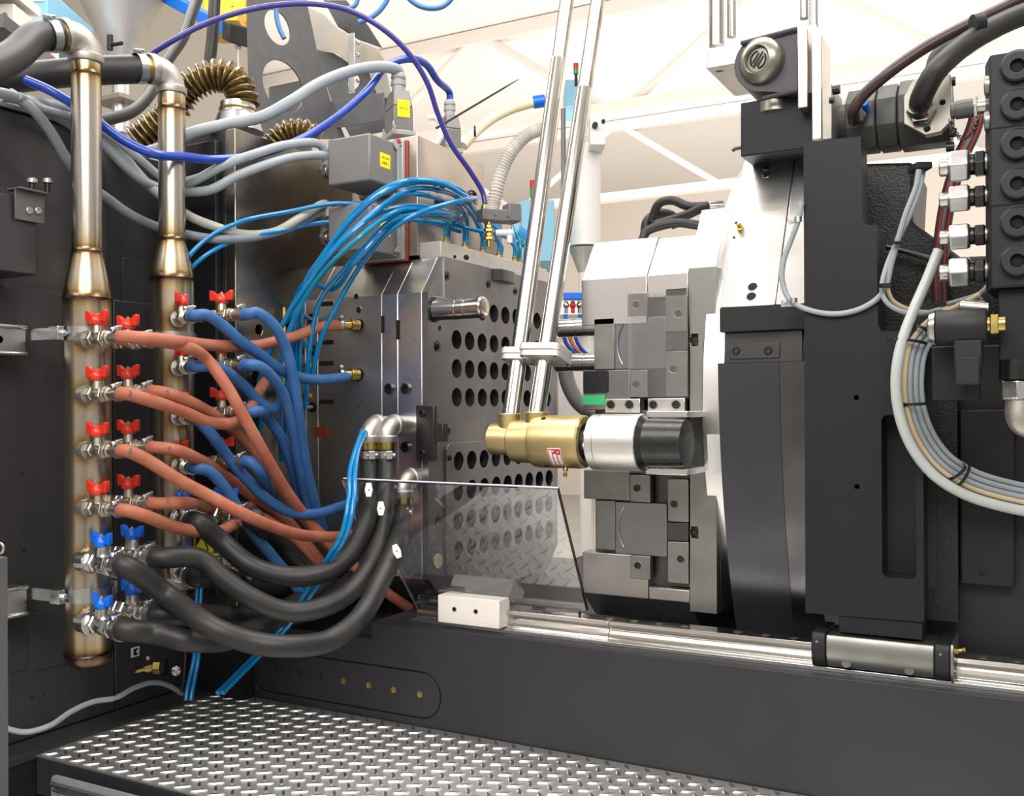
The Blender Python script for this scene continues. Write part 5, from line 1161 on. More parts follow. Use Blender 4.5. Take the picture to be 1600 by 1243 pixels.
q = PD(775, 364, 2.95); g = G(); g.cyl(q, q+rgt*.04, .010, n=14); g.ball(q+rgt*.04, .012, 10); g.cyl(q+rgt*.04, q+rgt*.04-up*.03, .009, n=12); build('elbow_fitting', g, 'sticker_white', t)
for k in (-.02, .02): g = G(); p = c+V((.6, .8, 0))*k+V((.8, -.6, 0))*.026; g.cyl(p, p+V((.8, -.6, 0))*.003, .004, n=10); build('screw', g, 'steel', t)
# ================================================================ laser-cut bracket at the top
XK = -2.35
bk = thing('perforated_bracket', 'large grey laser-cut bracket with round holes rising behind the cables', 'bracket', PX(450, 210, XK))
def oK(px, py, X=XK): p = PX(px, py, X); return (p.y, p.z)
ol_ = [oK(*q) for q in ((392, 213), (388, 60), (384, -160), (476, -160), (480, 5), (500, 100), (519, 165), (541, 218))]
hs = []
for (cx_, cy_, rx, ry) in ((434, 43, 20, 26), (443, 135, 31, 39)):
    c = PX(cx_, cy_, XK); a_ = PX(cx_+rx, cy_, XK).y-c.y; b__ = PX(cx_, cy_-ry, XK).z-c.z
    hs.append([(c.y+a_*cos(2*pi*k/28), c.z+b__*sin(2*pi*k/28)) for k in range(28)])
g = G(); g.pYZ(XK, ol_, hs, .006); build('front_web', g, 'bracket', bk, bevel=.0008)
Yb = 3.02
p0 = PX(480, 10, XK)
def gus(pts, Y, m, nm, holes=()):
    g = G(); o2 = [(PY(px, py, Y).x, PY(px, py, Y).z) for px, py in pts]; h2 = []
    for px, py, r in holes: q = PY(px, py, Y); h2.append((q.x, q.z, r))
    g.pXZ(Y, o2, h2, .006); return build(nm, g, m, bk, bevel=.0008)
gus(((480, 10), (505, 22), (528, 45), (545, 52), (556, 62), (590, 75), (600, 92), (612, 155), (590, 150), (575, 110), (548, 98), (520, 80), (491, 76)), 3.05, 'bracket_tan', 'chromated_gusset', ((545, 50, .012),))
gus(((492, 77), (520, 82), (548, 100), (575, 112), (592, 140), (612, 150), (600, 205), (548, 215), (520, 165)), 3.10, 'bracket', 'rear_gusset', ((552, 128, .03),))
gus(((505, 0), (540, 0), (575, 40), (597, 75), (560, 62), (528, 42)), 3.12, 'steel_dark', 'dark_gusset')
a_ = PY(548, 52, 3.0); g = G(); g.box(a_.x-.012, a_.x+.016, 3.0, 3.004, PY(555, 145, 3.0).z, a_.z); build('slotted_strap', g, 'zinc', bk, bevel=.001)
for py in (67, 86, 126): p = PY(559, py, 3.0); socket(p, (0, -1, 0), .008, bk, 'zinc')
g = G(); p = PY(520, 172, 2.95); q = PY(600, 172, 2.95); g.plate(((0, 0, p.z), (1, 0, 0), (0, 0, 1), (0, -1, 0)), [(p.x, 0), (p.x+.05, .055), (q.x, .0), (q.x, -.06), (p.x, -.06)], (), .0); g = G(); g.box(p.x, q.x, 2.95, 2.954, p.z-.07, p.z+.03); g.box(p.x, p.x+.004, 2.90, 2.954, p.z-.07, p.z+.03); build('support_angle', g, 'bracket', bk, bevel=.001)
g = G(); a_ = oK(480, 10); g.box(XK-.2, XK-.006, a_[0]+.02, a_[0]+.03, 1.60, 2.0); build('side_web', g, 'bracket', bk)
# steel block on the platen top, right of the bracket
g = G(); g.box(-2.15, -1.96, 2.4, 3.3, zp+.001, zp+.03); build('top_plate', g, 'steel_dark', bk, bevel=.002)
g = G(); g.box(-2.36, -2.34, 2.42, 3.2, zp-.4, zp+.08); build('bracket_foot', g, 'bracket', bk)
# ================================================================ bellows ducts
def bellows(pts, r0, r1, nrib, label, n=20):
    P = spline(pts, 12); Ls = [0]
    for i in range(1, len(P)): Ls.append(Ls[-1]+(P[i]-P[i-1]).length)
    T = Ls[-1]; Q = []; K = nrib*6
    for k in range(K+1):
        s = T*k/K; i = max(j for j in range(len(Ls)) if Ls[j] <= s+1e-9); i = min(i, len(P)-2); f = (s-Ls[i])/(Ls[i+1]-Ls[i]); Q.append(P[i].lerp(P[i+1], f))
    g = G(); g.tube(Q, lambda t: r0+(r1-r0)*(.5-.5*cos(2*pi*nrib*t))**.6, n=n, sm=0); return tag(build('bellows_duct', g, 'bellows', ang=80), label, 'duct')
bellows(path((212, 222, 2.95), (235, 203), (258, 185), (275, 165, 2.95), (290, 143), (315, 125), (342, 118), (367, 126), (378, 150, 2.95), (380, 168)), .032, .050, 24, 'amber ribbed bellows duct arching over beside the farther manifold pipe')
bellows(path((425, 225, 2.85), (440, 210), (458, 203), (480, 205), (495, 218)), .022, .034, 9, 'small amber bellows duct peeping out under the grey bracket')
p = PD(372, 170, 2.95); t = thing('duct_collar', 'zinc sheet collar where the arching bellows duct ends', 'collar', p-V((0, 0, .08))); g = G(); g.lathe(p-V((0, 0, .07)), (0, 0, 1), [(0, .075), (.05, .06), (.055, .052), (.085, .052)], 28); build('collar_cone', g, 'zinc', t); g = G(); g.ring(p+V((0, 0, -.005)), (0, 0, 1), .053, .004); build('collar_band', g, 'brass', t)
# ================================================================ hopper, cabinets and crane at the top left
c = PD(188, 60, 4.2); t = thing('material_hopper', 'spun steel hopper cone with a cream rim at the top left', 'hopper', c-V((0, 0, .12)))
g = G(); g.lathe(c-V((0, 0, .14)), (0, 0, 1), [(0, .035), (.05, .045), (.30, .17), (.33, .185)], 40); build('cone', g, 'hopper', t)
g = G(); g.lathe(c+V((0, 0, .19)), (0, 0, 1), [(0, .186), (.008, .190), (.25, .190)], 40); build('rim_wall', g, 'cream_pipe' if False else 'white', t)
g = G(); g.cyl(c-V((0, 0, .4)), c-V((0, 0, .14)), .035, n=20); build('outlet_tube', g, 'alu', t); g = G(); q = c-V((0, 0, .27)); g.box(q.x-.09, q.x+.09, q.y-.08, q.y+.08, q.z-.01, q.z+.01); build('slide_gate', g, 'bracket_tan', t, bevel=.002)
g = G(); q = PD(172, 78, 4.05); g.cyl(q, q+V((0, 0, .06)), .012, n=12); g.cyl(q+V((0, 0, .02)), q+V((.07, 0, .015)), .008, n=10); build('latch', g, 'black', t)
def slabbox(name, label, cat, x0, x1, y0, y1, d, th, m, bv=.004):
    a, b = PD(x0, y1, d), PD(x1, y0, d); u = (b-a); u.z = 0; w = u.length; u.normalize(); n = V((-u.y, u.x, 0)); zz0, zz1 = min(a.z, b.z), max(a.z, b.z)
    c0 = V((a.x, a.y, zz0)); t = thing(name, label, cat, c0+u*w/2)
    g = G(); v = [c0+u*i*w+n*j*th+V((0, 0, k*(zz1-zz0))) for k in (0, 1) for j in (0, 1) for i in (0, 1)]
    g.add(v, [(0, 2, 3, 1), (4, 5, 7, 6), (0, 1, 5, 4), (2, 6, 7, 3), (0, 4, 6, 2), (1, 3, 7, 5)]); build('body', g, m, t, bevel=bv); return t, c0, u, n, w, zz1-zz0
t, c0, u, n, w, h = slabbox('blue_cabinet', 'light blue machine cabinet with a red and white plate at the top left', 'cabinet', 28, 74, -20, 48, 3.6, .4, 'sky_blue')
for k, (mm, z0, z1) in enumerate((('red', .155, .175), ('sticker_white', .105, .154))):
    g = G(); q = c0+u*w*.34-n*.002; g.obox(q+u*.03+V((0, 0, (z0+z1)/2)), u*.062, n*.002, V((0, 0, z1-z0))); build('name_plate' if k == 0 else 'plate_lower', g, mm, t)
t, c0, u, n, w, h = slabbox('cream_machine_cover', 'cream machine cover in the extreme top left corner above the black hose', 'cover', -30, 22, 5, 42, 3.0, .3, 'white'); g = G(); g.obox(c0+u*w*.5-n*.002+V((0, 0, h+.03)), u*w*1.2, n*.3, V((0, 0, .03))); build('cover_lid', g, 'white', t); g = G(); g.obox(c0+u*w*.55-n*.0+V((0, 0, -.02)), u*w*1.3, n*.2, V((0, 0, .04))); build('underside_rail', g, 'bracket', t)
for k in (.25, .75): g = G(); q = c0+u*w*k-n*.002+V((0, 0, h*.5)); g.cyl(q, q-n*.006, .006, n=10); build('screw', g, 'steel_mid', t)
# overhead crane piece
a_, b_ = PD(232, -20, 4.4), PD(372, 54, 3.9); t = thing('crane_beam', 'bright blue slanting crane beam with a black end stop, top left', 'beam', b_); d = (b_-a_).normalized(); s = d.cross(up).normalized(); g = G(); g.obox((a_+b_)/2, d*(b_-a_).length, s*.08, d.cross(s)*.045); build('beam_profile', g, 'crane_blue', t, bevel=.003)
g = G(); g.obox(b_+V((0, 0, -.0)), d*.06, s*.11, V((0, 0, .075))); build('end_stop', g, 'black', t, bevel=.004); g = G(); g.cyl(b_-V((0, 0, .04)), b_-V((0, 0, .055)), .012, n=12); g.cyl(b_-V((0, 0, .25)), b_-V((0, 0, .04)), .003, n=8); build('pull_cord', g, 'sticker_white', t)
t, c0, u, n, w, h = slabbox('yellow_hoist', 'yellow hoist housing hanging beside the blue crane beam at the top', 'hoist', 316, 384, -30, 36, 4.3, .25, 'yellow_paint', .01)
g = G(); g.obox(c0+u*w*.82+V((0, 0, .0)), u*w*.3, n*.2, V((0, 0, .06))); build('hoist_bracket', g, 'yellow_paint', t, bevel=.004)
for k in (.35, .7): g = G(); q = c0+u*w*k-n*.003+V((0, 0, h*.35)); g.cyl(q, q-n*.004, .008, n=10); build('housing_hole', g, 'void', t)
cable(path((318, -240, 3.6), (312, -20, 3.6), (300, 20), (285, 60), (268, 85), (250, 112, 3.3), (232, 150), (205, 175), (170, 186, 3.0), (150, 190, 2.95)), .019, 'rubber', 'black ribbed hose falling from the top and curving left behind the farther pipe', cat='hose', nm='drop_hose')
cable(path((338, -240, 3.7), (336, -20, 3.7), (334, 30), (331, 70), (327, 102, 3.65)), .022, 'rubber', 'short straight black hose hanging down above the bellows duct', cat='hose', nm='drop_hose')
cable(path((60, 120, 2.9), (100, 150), (125, 158), (150, 135, 2.9)), .006, 'indigo', 'short indigo cable crossing left of the nearer pipe below the black hoses')
# strip of steel rail on the wall top at the left
g = G(); q0, q1 = PX(-10, 158, -2.25), PX(110, 185, -2.25); g.box(-2.30, -2.19, q0.y-.2, 1.8, 1.526, 1.538); tag(build('cap_strip', g, 'steel_mid', bevel=.001), 'narrow steel cap strip along the top edge of the housing wall', 'strip')
cable(path((432, 6, 3.2), (432, 25), (437, 45), (444, 60, 3.2)), .008, 'dull_blue', 'dull blue tube seen through the upper bracket hole', cat='tube', nm='tube')
cable(path((540, 15, 3.4), (555, 8), (560, -10, 3.4), (562, -220, 3.4)), .008, 'dull_blue', 'short blue curl left of the top centre', cat='tube', nm='tube')
cable(path((560, 35, 3.4), (580, 27), (597, 12), (608, -10, 3.4), (620, -220, 3.4)), .009, 'dull_blue', 'longer blue curl at the top centre', cat='tube', nm='tube')
cable(path((618, -220, 3.4), (628, -20, 3.4), (648, 5), (672, 13), (695, 8), (714, -20, 3.4), (724, -220, 3.4)), .009, 'dull_blue', 'blue tube hanging in a U at the top centre', cat='tube', nm='tube')
# grey cable on the ledge, fitting, screws, warning sign
cable(path((-10, 1128, 2.2), (15, 1139), (42, 1143), (78, 1133, 2.25), (110, 1112), (145, 1096), (180, 1090, 2.4), (210, 1074), (238, 1066), (262, 1070, 2.6), (284, 1083, 2.68)), .0065, 'grey_cable', 'thin grey cable lying along the ledge at the foot of the housing wall', n=10)
g = G(); p = PD(179, 1091, 2.4); g.cyl(p-rgt*.004, p+rgt*.004+V((0, 0, .002)), .0085, n=14); tag(build('cable_tie', g, 'black'), 'small black tie round the thin grey cable on the ledge', 'cable tie')
cable(path((290, 1018, 2.62), (288, 1050), (284, 1080, 2.66)), .004, 'wine', 'thin brownish wire hanging beside the cyan air lines at the plate corner')
p = PD(240, 1042, 2.62); t = thing('brass_drain_fitting', 'brass elbow drain fitting under the nearer manifold pipe on the dark wall', 'fitting', p); g = G(); g.hexn(p, p+rgt*.022, .018); g.lathe(p, -rgt*1-up*.25, [(0, .012), (.02, .012), (.022, .006), (.045, .006), (.046, .009), (.052, .007)], 14); build('fitting_body', g, 'brass', t)
g = G(); q = p+rgt*.024; g.cyl(q, q+rgt*.01, .022, n=18); build('mounting_washer', g, 'black', t)
p = PD(275, 1048, 2.70); g = G(); g.lathe(p, CAM-p, [(0, .013), (.003, .013), (.006, .009), (.0065, .004)], 18); tag(build('button_screw', g, 'zinc'), 'bright button-head screw low on the dark wall by the cyan lines', 'screw')
p = PD(231, 1028, 2.64); g = G(); g.lathe(p, CAM-p, [(0, .006), (.002, .006), (.004, .004)], 14); tag(build('button_screw', g, 'zinc'), 'small screw just above the brass drain fitting', 'screw')
t = thing('pictogram_sticker', 'tiny white and black pictogram sticker right of the nearer pipe foot', 'sticker', PX(211, 1018, XW+.0215)); p = PX(211, 1018, XW+.0215); g = G(); g.box(p.x, p.x+.0008, p.y-.014, p.y+.014, p.z-.013, p.z+.013); build('sticker_sheet', g, 'sticker_white', t); g = G(); g.box(p.x+.0008, p.x+.0012, p.y-.006, p.y+.010, p.z-.009, p.z+.009); build('sticker_print', g, 'ink', t); g = G(); g.add([(p.x+.0015, p.y+.009, p.z+.007), (p.x+.0015, p.y+.009, p.z-.007), (p.x+.0015, p.y+.001, p.z)], [(0, 1, 2)]); build('sticker_arrow', g, 'sticker_white', t)
p = PD(333, 852, 2.66); t = thing('warning_sign', 'yellow hot surface warning triangle half hidden behind the black hoses', 'sign', p-V((0, 0, .05))); n = V((.8, -.6, 0)); u = V((.6, .8, 0)); zz = V((0, 0, 1)).cross(u)
tri = [(-.075, -.045), (.075, -.045), (0, .078)]; g = G(); g.plate((p, u, V((0, 0, 1)), n), [(x*1.1, y*1.1) for x, y in tri], (), .002); build('sign_border', g, 'ink', t); g = G(); g.plate((p+n*.001, u, V((0, 0, 1)), n), [(x*.92, y*.92) for x, y in tri], (), .001); build('sign_face', g, 'yellow', t)
for k in (-.018, 0, .018): g = G(); g.tube([p+n*.0015+u*(k+.004*sin(j*1.6))+V((0, 0, -.02+.012*j)) for j in range(4)], .002, n=6); build('heat_wave', g, 'ink', t)
g = G(); g.tube([p+n*.0015-u*.03+V((0, 0, -.03)), p+n*.0015+u*.03+V((0, 0, -.03))], .002, n=6, sm=0); build('heat_base', g, 'ink', t)
# ================================================================ upper right: block with rods, limit switch housing
Yq = 2.35
t = thing('guide_block', 'pale aluminium block with two slotted holes under the upright rods', 'block', PY(1130, 110, Yq))
a = rY(1103, 1156, 72, 102, Yq); zb0 = a[2]
g = G(); hs = [stadium(a[0]+.012, a[0]+.032, Yq+.03, Yq+.045), stadium(a[0]+.048, a[0]+.068, Yq+.17, Yq+.185)]
g.plate(((0, 0, a[3]), (1, 0, 0), (0, 1, 0), (0, 0, 1)), rrect(a[0], a[1]+.03, Yq, Yq+.25, .008), hs, a[3]-a[2]); build('block_body', g, 'alu_matte', t, bevel=.0015)
g = G(); g.box(a[0]+.01, a[1], Yq+.02, Yq+.22, a[2]+.012, a[2]+.014); build('slot_floor', g, 'void', t)
def rod(px0, px1, pyb, Y, label, m='chrome', top=-330):
    p = PY((px0+px1)/2, pyb, Y); r = (px1-px0)/2*dep(p)/F; q = PY((px0+px1)/2, top, Y); g = G(); g.cyl(p, (p.x, p.y, q.z), r, n=24, c=.001); return tag(build('guide_rod', g, m, ang=30), label, 'rod')
rod(1108, 1133, 73, Yq+.04, 'left thick chrome rod standing on the pale aluminium block')
rod(1136, 1151, 58, Yq+.10, 'slimmer chrome rod just right of the thick one above the aluminium block')
rod(1250, 1263, 30, 2.40, 'grey steel rod above the right plate of the switch housing', 'steel')
rod(1264, 1279, 42, 2.44, 'pale rod behind the grey rod above the switch housing plate', 'steel_bright')
Ys = 2.28
t = thing('switch_housing', 'dark square housing with a big round olive cap bearing a barred emblem', 'switch housing', PY(1195, 160, Ys))
a = rY(1161, 1247, 60, 150, Ys); c = PY(1192, 97, Ys); r_ = 43*dep(c)/F
g = G(); P = [(a[1], a[2]-.004), (a[1], a[3]+.006), (a[0], a[3]-.004)]
for k in range(11): an = R(125+145*k/10); P.append((c.x+r_*1.06*cos(an), c.z+r_*1.06*sin(an)))
g.pXZ(Ys, P, (), .14); build('housing_body', g, 'dark_plastic', t, bevel=.003)
g = G(); g.tube([(a[0]-.003, Ys-.006, a[3]-.001), (a[1], Ys-.006, a[3]+.009)], .0055, n=8, sm=0); build('edge_lip', g, 'dark_plastic', t); g = G(); g.tube([(c.x+.0, Ys-.006, a[2]-.005), (a[1], Ys-.006, a[2]+.002)], .0055, n=8, sm=0); build('edge_lip', g, 'dark_plastic', t)
d = V((-.25, -1, -.05)).normalized(); c2 = c+V((-.002, 0, .002)); k_ = 36*dep(c)/F
g = G(); g.lathe(c2, d, [(-.01, k_*.98), (.006, k_), (.016, k_*.96), (.026, k_*.72), (.028, k_*.60), (.024, k_*.52), (.018, k_*.50)], 48, cap=False); build('round_cap', g, 'sensor_metal', t, ang=50)
g = G(); g.lathe(c2+d*.018, d, [(-.002, k_*.51), (0, k_*.5)], 40); em = build('emblem_disc', g, 'steel_mid', t)
q = c2+d*.0185; dd_, u_, w_ = frame_of(d); dx = (u_ if abs(u_.z) < .5 else w_); dz_ = V((0, 0, 1)); e1_ = (dx*cos(R(-50))+dz_*sin(R(-50))); e2_ = d.cross(e1_)
if e1_.dot(rgt) < 0: e1_ = -e1_
for k, L_ in ((-1, .62), (0, .95), (1, .62)): g = G(); g.obox(q+e2_*k*k_*.14, e1_*k_*.8*L_, e2_*k_*.085, d*.0015); build('emblem_bar', g, 'ink', em)
for a0, a1 in ((20, 140), (200, 320)): g = G(); g.tube([q+(e1_*cos(R(a0+(a1-a0)*j/10))+e2_*sin(R(a0+(a1-a0)*j/10)))*k_*.36 for j in range(11)], .0022, n=6, sm=0); build('emblem_arc', g, 'ink', em)
g = G(); g.lathe((c.x+.012, Ys+.06, a[2]-.03), (0, 0, 1), [(0, .030), (.006, .040), (.03, .040)], 28); build('base_ring', g, 'sensor_metal', t)
for px, py in ((1176, 98), ): pass
g = G(); a = rY(1157, 1295, 150, 236, Ys+.03); g.box(a[0], a[1], Ys+.03, Ys+.3, a[2], a[3]); tag(build('support_block', g, 'paint_plate', bevel=.003), 'dark painted support block below the switch housing', 'block')
# upright plates to the right of the housing
t = thing('mounting_plate', 'pale upright steel plates between the switch housing and the hydraulic motor', 'plate', PY(1268, 220, 2.27))
for (x0, x1, y0, y1, Y, m, th) in ((1246, 1262, 45, 168, 2.26, 'box_steel', .09), (1268, 1284, 55, 218, 2.26, 'box_steel', .10), (1284, 1300, 132, 218, 2.25, 'motor_plate', .12)):
    a = rY(x0, x1, y0, y1, Y); g = G(); g.box(a[0], a[1], Y, Y+th, a[2], a[3]); build('plate_sheet', g, m, t, bevel=.002)
a = rY(1250, 1275, 40, 105, 2.36); g = G(); g.plate(((0, 2.36, 0), (1, 0, 0), (0, 0, 1), (0, -1, 0)), [(a[0], a[3]), (a[1], a[3]), (a[1]-.005, a[2]), ((a[0]+a[1])/2, a[2])], (), .02); build('rod_clevis', g, 'alu', t)
p = PY(1301, 141, 2.22); g = G(); g.cyl(p, p+V((.016, 0, 0)), .010, n=16, c=.001); build('cap_screw', g, 'hard_black', t)
p = PY(1296, 157, 2.22); g = G(); g.cyl(p, p+V((.010, 0, 0)), .007, n=14); build('cap_screw', g, 'hard_black', t)
# ================================================================ hydraulic motor
ym = 2.28; pm = PY(1390, 186, ym+.08); zM = pm.z; R_m = 52*dep(pm)/F
t = thing('hydraulic_motor', 'grey cast hydraulic motor lying above the casting with two black hoses', 'hydraulic motor', V((pm.x, ym+.08, zM-R_m)))
ux = lambda px, Y=ym: PY(px, 186, Y).x
X = [ux(q) for q in (1299, 1318, 1330, 1366, 1400, 1404, 1482)]
def poly(x0, x1, r, nn, nm, m, ph=R(22.5), dz_=0): g = G(); g.lathe((x0, ym+.08, zM+dz_), (1, 0, 0), [(0, r*.96), (.004, r), (x1-x0-.004, r), (x1-x0, r*.97)], nn, ph=ph); return build(nm, g, m, t, bevel=.002)
poly(X[0], X[1]+.01, R_m*.62, 24, 'neck', 'motor'); poly(X[1], X[3]-.001, R_m*.98, 8, 'gear_section', 'motor'); poly(X[3]+.001, X[4]-.001, R_m*1.0, 8, 'gear_section', 'motor'); poly(X[4]+.001, X[6], R_m*1.05, 8, 'end_cover', 'motor')
# port plate with hose stub
yp = ym+.08-R_m*1.02; pc = PY(1450, 168, yp); sx = 35*dep(pc)/F; sz = 45*dep(pc)/F
g = G(); g.pXZ(yp-.012, [(pc.x-sx*.55, pc.z+sz), (pc.x+sx*.95, pc.z+sz), (pc.x+sx, pc.z-sz*.6), (pc.x+sx*.55, pc.z-sz*.95), (pc.x-sx*.1, pc.z-sz), (pc.x-sx, pc.z-sz*.5), (pc.x-sx, pc.z+sz*.45)], [(pc.x+sx*.62, pc.z+sz*.05, .0058), (pc.x-sx*.02, pc.z-sz*.78, .0058)], .025); pp_ = build('port_plate', g, 'motor_plate', t, bevel=.002)
q = PY(1441, 178, yp-.013); d = V((-.05, -.8, .25)).normalized(); g = G(); g.hexn(q, q+d*.02, .030); g.lathe(q+d*.02, d, [(0, .026), (.02, .024)], 24); build('hose_nut', g, 'plated', t)
for px, py in ((1482, 128), (1484, 208), (1480, 230)): p = PY(px, py, yp+.03); g = G(); g.cyl(p-V((.002, 0, 0)), p+V((.014, 0, 0)), .010, n=14, c=.001); build('cap_screw', g, 'hard_black', t)
p = PY(1345, 185, ym+.0); g = G(); g.hexn(p, p+V((-.1, -1, .2))*.016, .016); build('small_port_nut', g, 'motor', t)
p = PY(1352, 168, ym+.0); g = G(); g.cyl(p+V((0, .02, -.01)), p+V((0, -.012, .006)), .0075, n=12, c=.001); build('blue_plug', g, 'blue_paint', t)
cable([q+d*.03]+path((1441, 150, dep(q)-.06), (1462, 112, dep(q)-.10), (1505, 72, dep(q)-.10), (1555, 42, dep(q)-.1), (1630, 12, dep(q)-.1), (1780, -20, dep(q)-.1), (1950, -20, dep(q)-.1)), .0225, 'rubber', 'thick black hydraulic hose arching from the motor port plate to the upper right corner', cat='hose', n=20, nm='hydraulic_hose')
q = PY(1335, 190, ym-.01)
cable([q]+path((1334, 172, dep(q)-.03), (1348, 150), (1385, 117, dep(q)-.08), (1440, 78), (1500, 45, dep(q)-.12), (1560, 16), (1620, -12, dep(q)-.14), (1780, -50, dep(q)-.14), (1950, -50, dep(q)-.14)), .0125, 'wine', 'slimmer dark hose with a faint red line arching from the motor to the top right', cat='hose', n=16, nm='hydraulic_hose')
cable(path((1452, 110, 2.42), (1462, 85), (1500, 60, 2.42), (1540, 30), (1575, 8), (1620, -15, 2.42), (1700, -35, 2.42), (1850, -50, 2.42)), .012, 'rubber', 'black hose behind the other two at the top right', cat='hose', nm='hydraulic_hose')
p = PD(1527, 38, 2.0); g = G(); g.cyl(p-V((.008, .006, 0)), p+V((.010, .004, .004)), .0185, n=16); tag(build('hose_tie', g, 'black'), 'black tie round the slimmer hose near the top right corner', 'cable tie')
# ================================================================ valve block at the right edge
yv = 1.95
t = thing('valve_block', 'black steel valve block with a column of six round screw plugs at the right edge', 'valve block', PY(1590, 450, yv)+V((0, .1, -.0)))
a = rY(1547, 1640, 90, 447, yv); zv0, zv1 = PY(1548, 450, yv).z, PY(1548, 86, yv).z
xv0, xv1 = PY(1547, 300, yv).x, PY(1690, 300, yv).x
g = G(); g.plate(((0, 0, zv0), (1, 0, 0), (0, 1, 0), (0, 0, -1)), [(xv0, yv), (xv1, yv), (xv1, yv+.2), (xv0-.004, yv+.2), (xv0-.010, yv+.05), ], (), zv1-zv0); 
build('block_body', g, 'paint_plate', t, bevel=.003)
for k, py in enumerate((105, 165, 226, 288, 348, 408)):
    p = PY(1590, py, yv); r = 25*dep(p)/F
    g = G(); g.lathe(p, (0, -1, 0), [(-.001, r*1.12), (.0015, r*1.12), (.0015, r), (.010, r*.97), (.013, r*.86), (.013, r*.42)], 40, cap=False); g.lathe(p+V((0, -.013, 0)), (0, 1, 0), [(0, r*.42), (.009, r*.38)], 6, cap=False); o = build('screw_plug', g, 'black', t); g = G(); g.cyl(p-V((0, .005, 0)), p-V((0, .004, 0)), r*.42, n=6); build('hex_recess', g, 'void', o)
g = G(); zq = PY(1590, 318, yv).z; 
for py in (196, 318, 447): zq = PY(1590, py, yv).z; g.box(xv0-.001, xv1, yv-.0012, yv+.002, zq-.001, zq+.001)
build('block_seam', g, 'void', t)
a = rY(1560, 1690, 446, 568, yv+.02); g = G(); g.box(a[0], xv1, yv+.02, yv+.2, a[2], a[3]-.001); build('lower_body', g, 'paint_plate', t, bevel=.003)
# fittings on the left of the valve block, one by one
lab = ['topmost', 'second', 'third', 'lowest']
for k, (y0, y1) in enumerate(((236, 286), (290, 333), (350, 392), (402, 450))):
    yc_ = (y0+y1)/2; Yf = yv+.05; p = PY(1483, yc_, Yf); pb = PY(1545, yc_, Yf); z = p.z; r = (y1-y0)/2*dep(p)/F*1.06; d = V((1, 0, 0))
    f_ = thing('pipe_union', lab[k]+' of four bright hexagon pipe unions on the valve block', 'pipe union', (p.x, Yf, z-r), 'bright pipe unions on the valve block')
    x = [PY(q, yc_, Yf).x for q in (1468, 1483, 1516, 1523, 1540, 1548)]
    g = G(); g.cyl((x[0], Yf, z), (x[1], Yf, z), r*.52, n=20, c=.002); build('tube_end', g, 'plated', f_)
    g = G(); g.hexn((x[1], Yf, z), (x[2], Yf, z), r, ph=.15); build('union_nut', g, 'zinc', f_, bevel=.002)
    g = G(); g.cyl((x[2], Yf, z), (x[3], Yf, z), r*.6, n=18); g.hexn((x[3], Yf, z), (x[4], Yf, z), r*.8, ph=.1); build('adapter', g, 'hard_black', f_, bevel=.001)
    g = G(); g.cyl((x[4], Yf, z), (x[5], Yf, z), r*.62, n=18); build('seal_washer', g, 'steel_mid', f_)
# test coupling with chain
Yf = yv+.06; p = PY(1487, 173, Yf); z = p.z; x = [PY(q, 173, Yf).x for q in (1485, 1493, 1522, 1528, 1546)]
t = thing('test_coupling', 'short knurled test coupling with a hanging chain, left of the valve block', 'coupling', (x[0], Yf, z-.02))
g = G(); g.lathe((x[0], Yf, z), (1, 0, 0), [(0, .010), (.002, .015), (x[1]-x[0], .015), (x[1]-x[0]+.001, .017), (x[2]-x[0], .017)], 30); build('coupling_cap', g, 'motor', t)
g = G(); g.hexn((x[2], Yf, z), (x[3], Yf, z), .021); g.cyl((x[3], Yf, z), (x[4], Yf, z), .014, n=18); build('coupling_nut', g, 'plated', t)
P = spline(path((1486, 186, dep(p)), (1490, 205), (1505, 217), (1520, 205), (1528, 187, dep(p))), 5)
for k in range(len(P)-1):
    m_ = (P[k]+P[k+1])/2; d = (P[k+1]-P[k]).normalized(); n_ = V((.3, -1, .3)) if k % 2 else V((1, .2, .3)); g = G(); g.ring(m_, d.cross(n_), .0042, .0009, 12, 5); build('chain_link', g, 'hard_black', t)
for k, (py, lb) in enumerate(((135, 'upper'), (190, 'lower'))):
    p = PY(1538, py, yv+.02); g = G(); g.cyl(p, p+V((PY(1550, py, yv+.02).x-p.x, 0, 0)), .018, n=20, c=.002); tag(build('side_plug', g, 'steel_mid'), lb+' round plug on the left flank of the valve block', 'plug')
# striped hose
def striped(pts, r, label):
    t = thing('striped_hose', label, 'hose', pts[0]); g = G(); g.tube(pts, r, n=16); build('hose_jacket', g, 'wine', t)
    P = spline(pts, 8)
    for s in (-.55, .45):
        Q = []
        for i, p in enumerate(P):
            T_ = (P[min(i+1, len(P)-1)]-P[max(i-1, 0)]).normalized(); n_ = (CAM-p).normalized(); sd = T_.cross(n_).normalized(); n2 = sd.cross(T_).normalized()
            Q.append(p+(n2*cos(s)+sd*sin(s))*r*.99)
        g = G(); g.tube(Q, r*.10, n=6, sm=0); build('red_stripe', g, 'stripe', t)
striped(path((1530, 170, 2.12), (1520, 205), (1500, 250), (1482, 310), (1472, 370), (1468, 430), (1470, 480), (1474, 520), (1490, 575, 2.12), (1520, 615), (1560, 645), (1620, 668, 2.1)), .0165, 'dark hose with red stripes dropping behind the bright pipe unions')
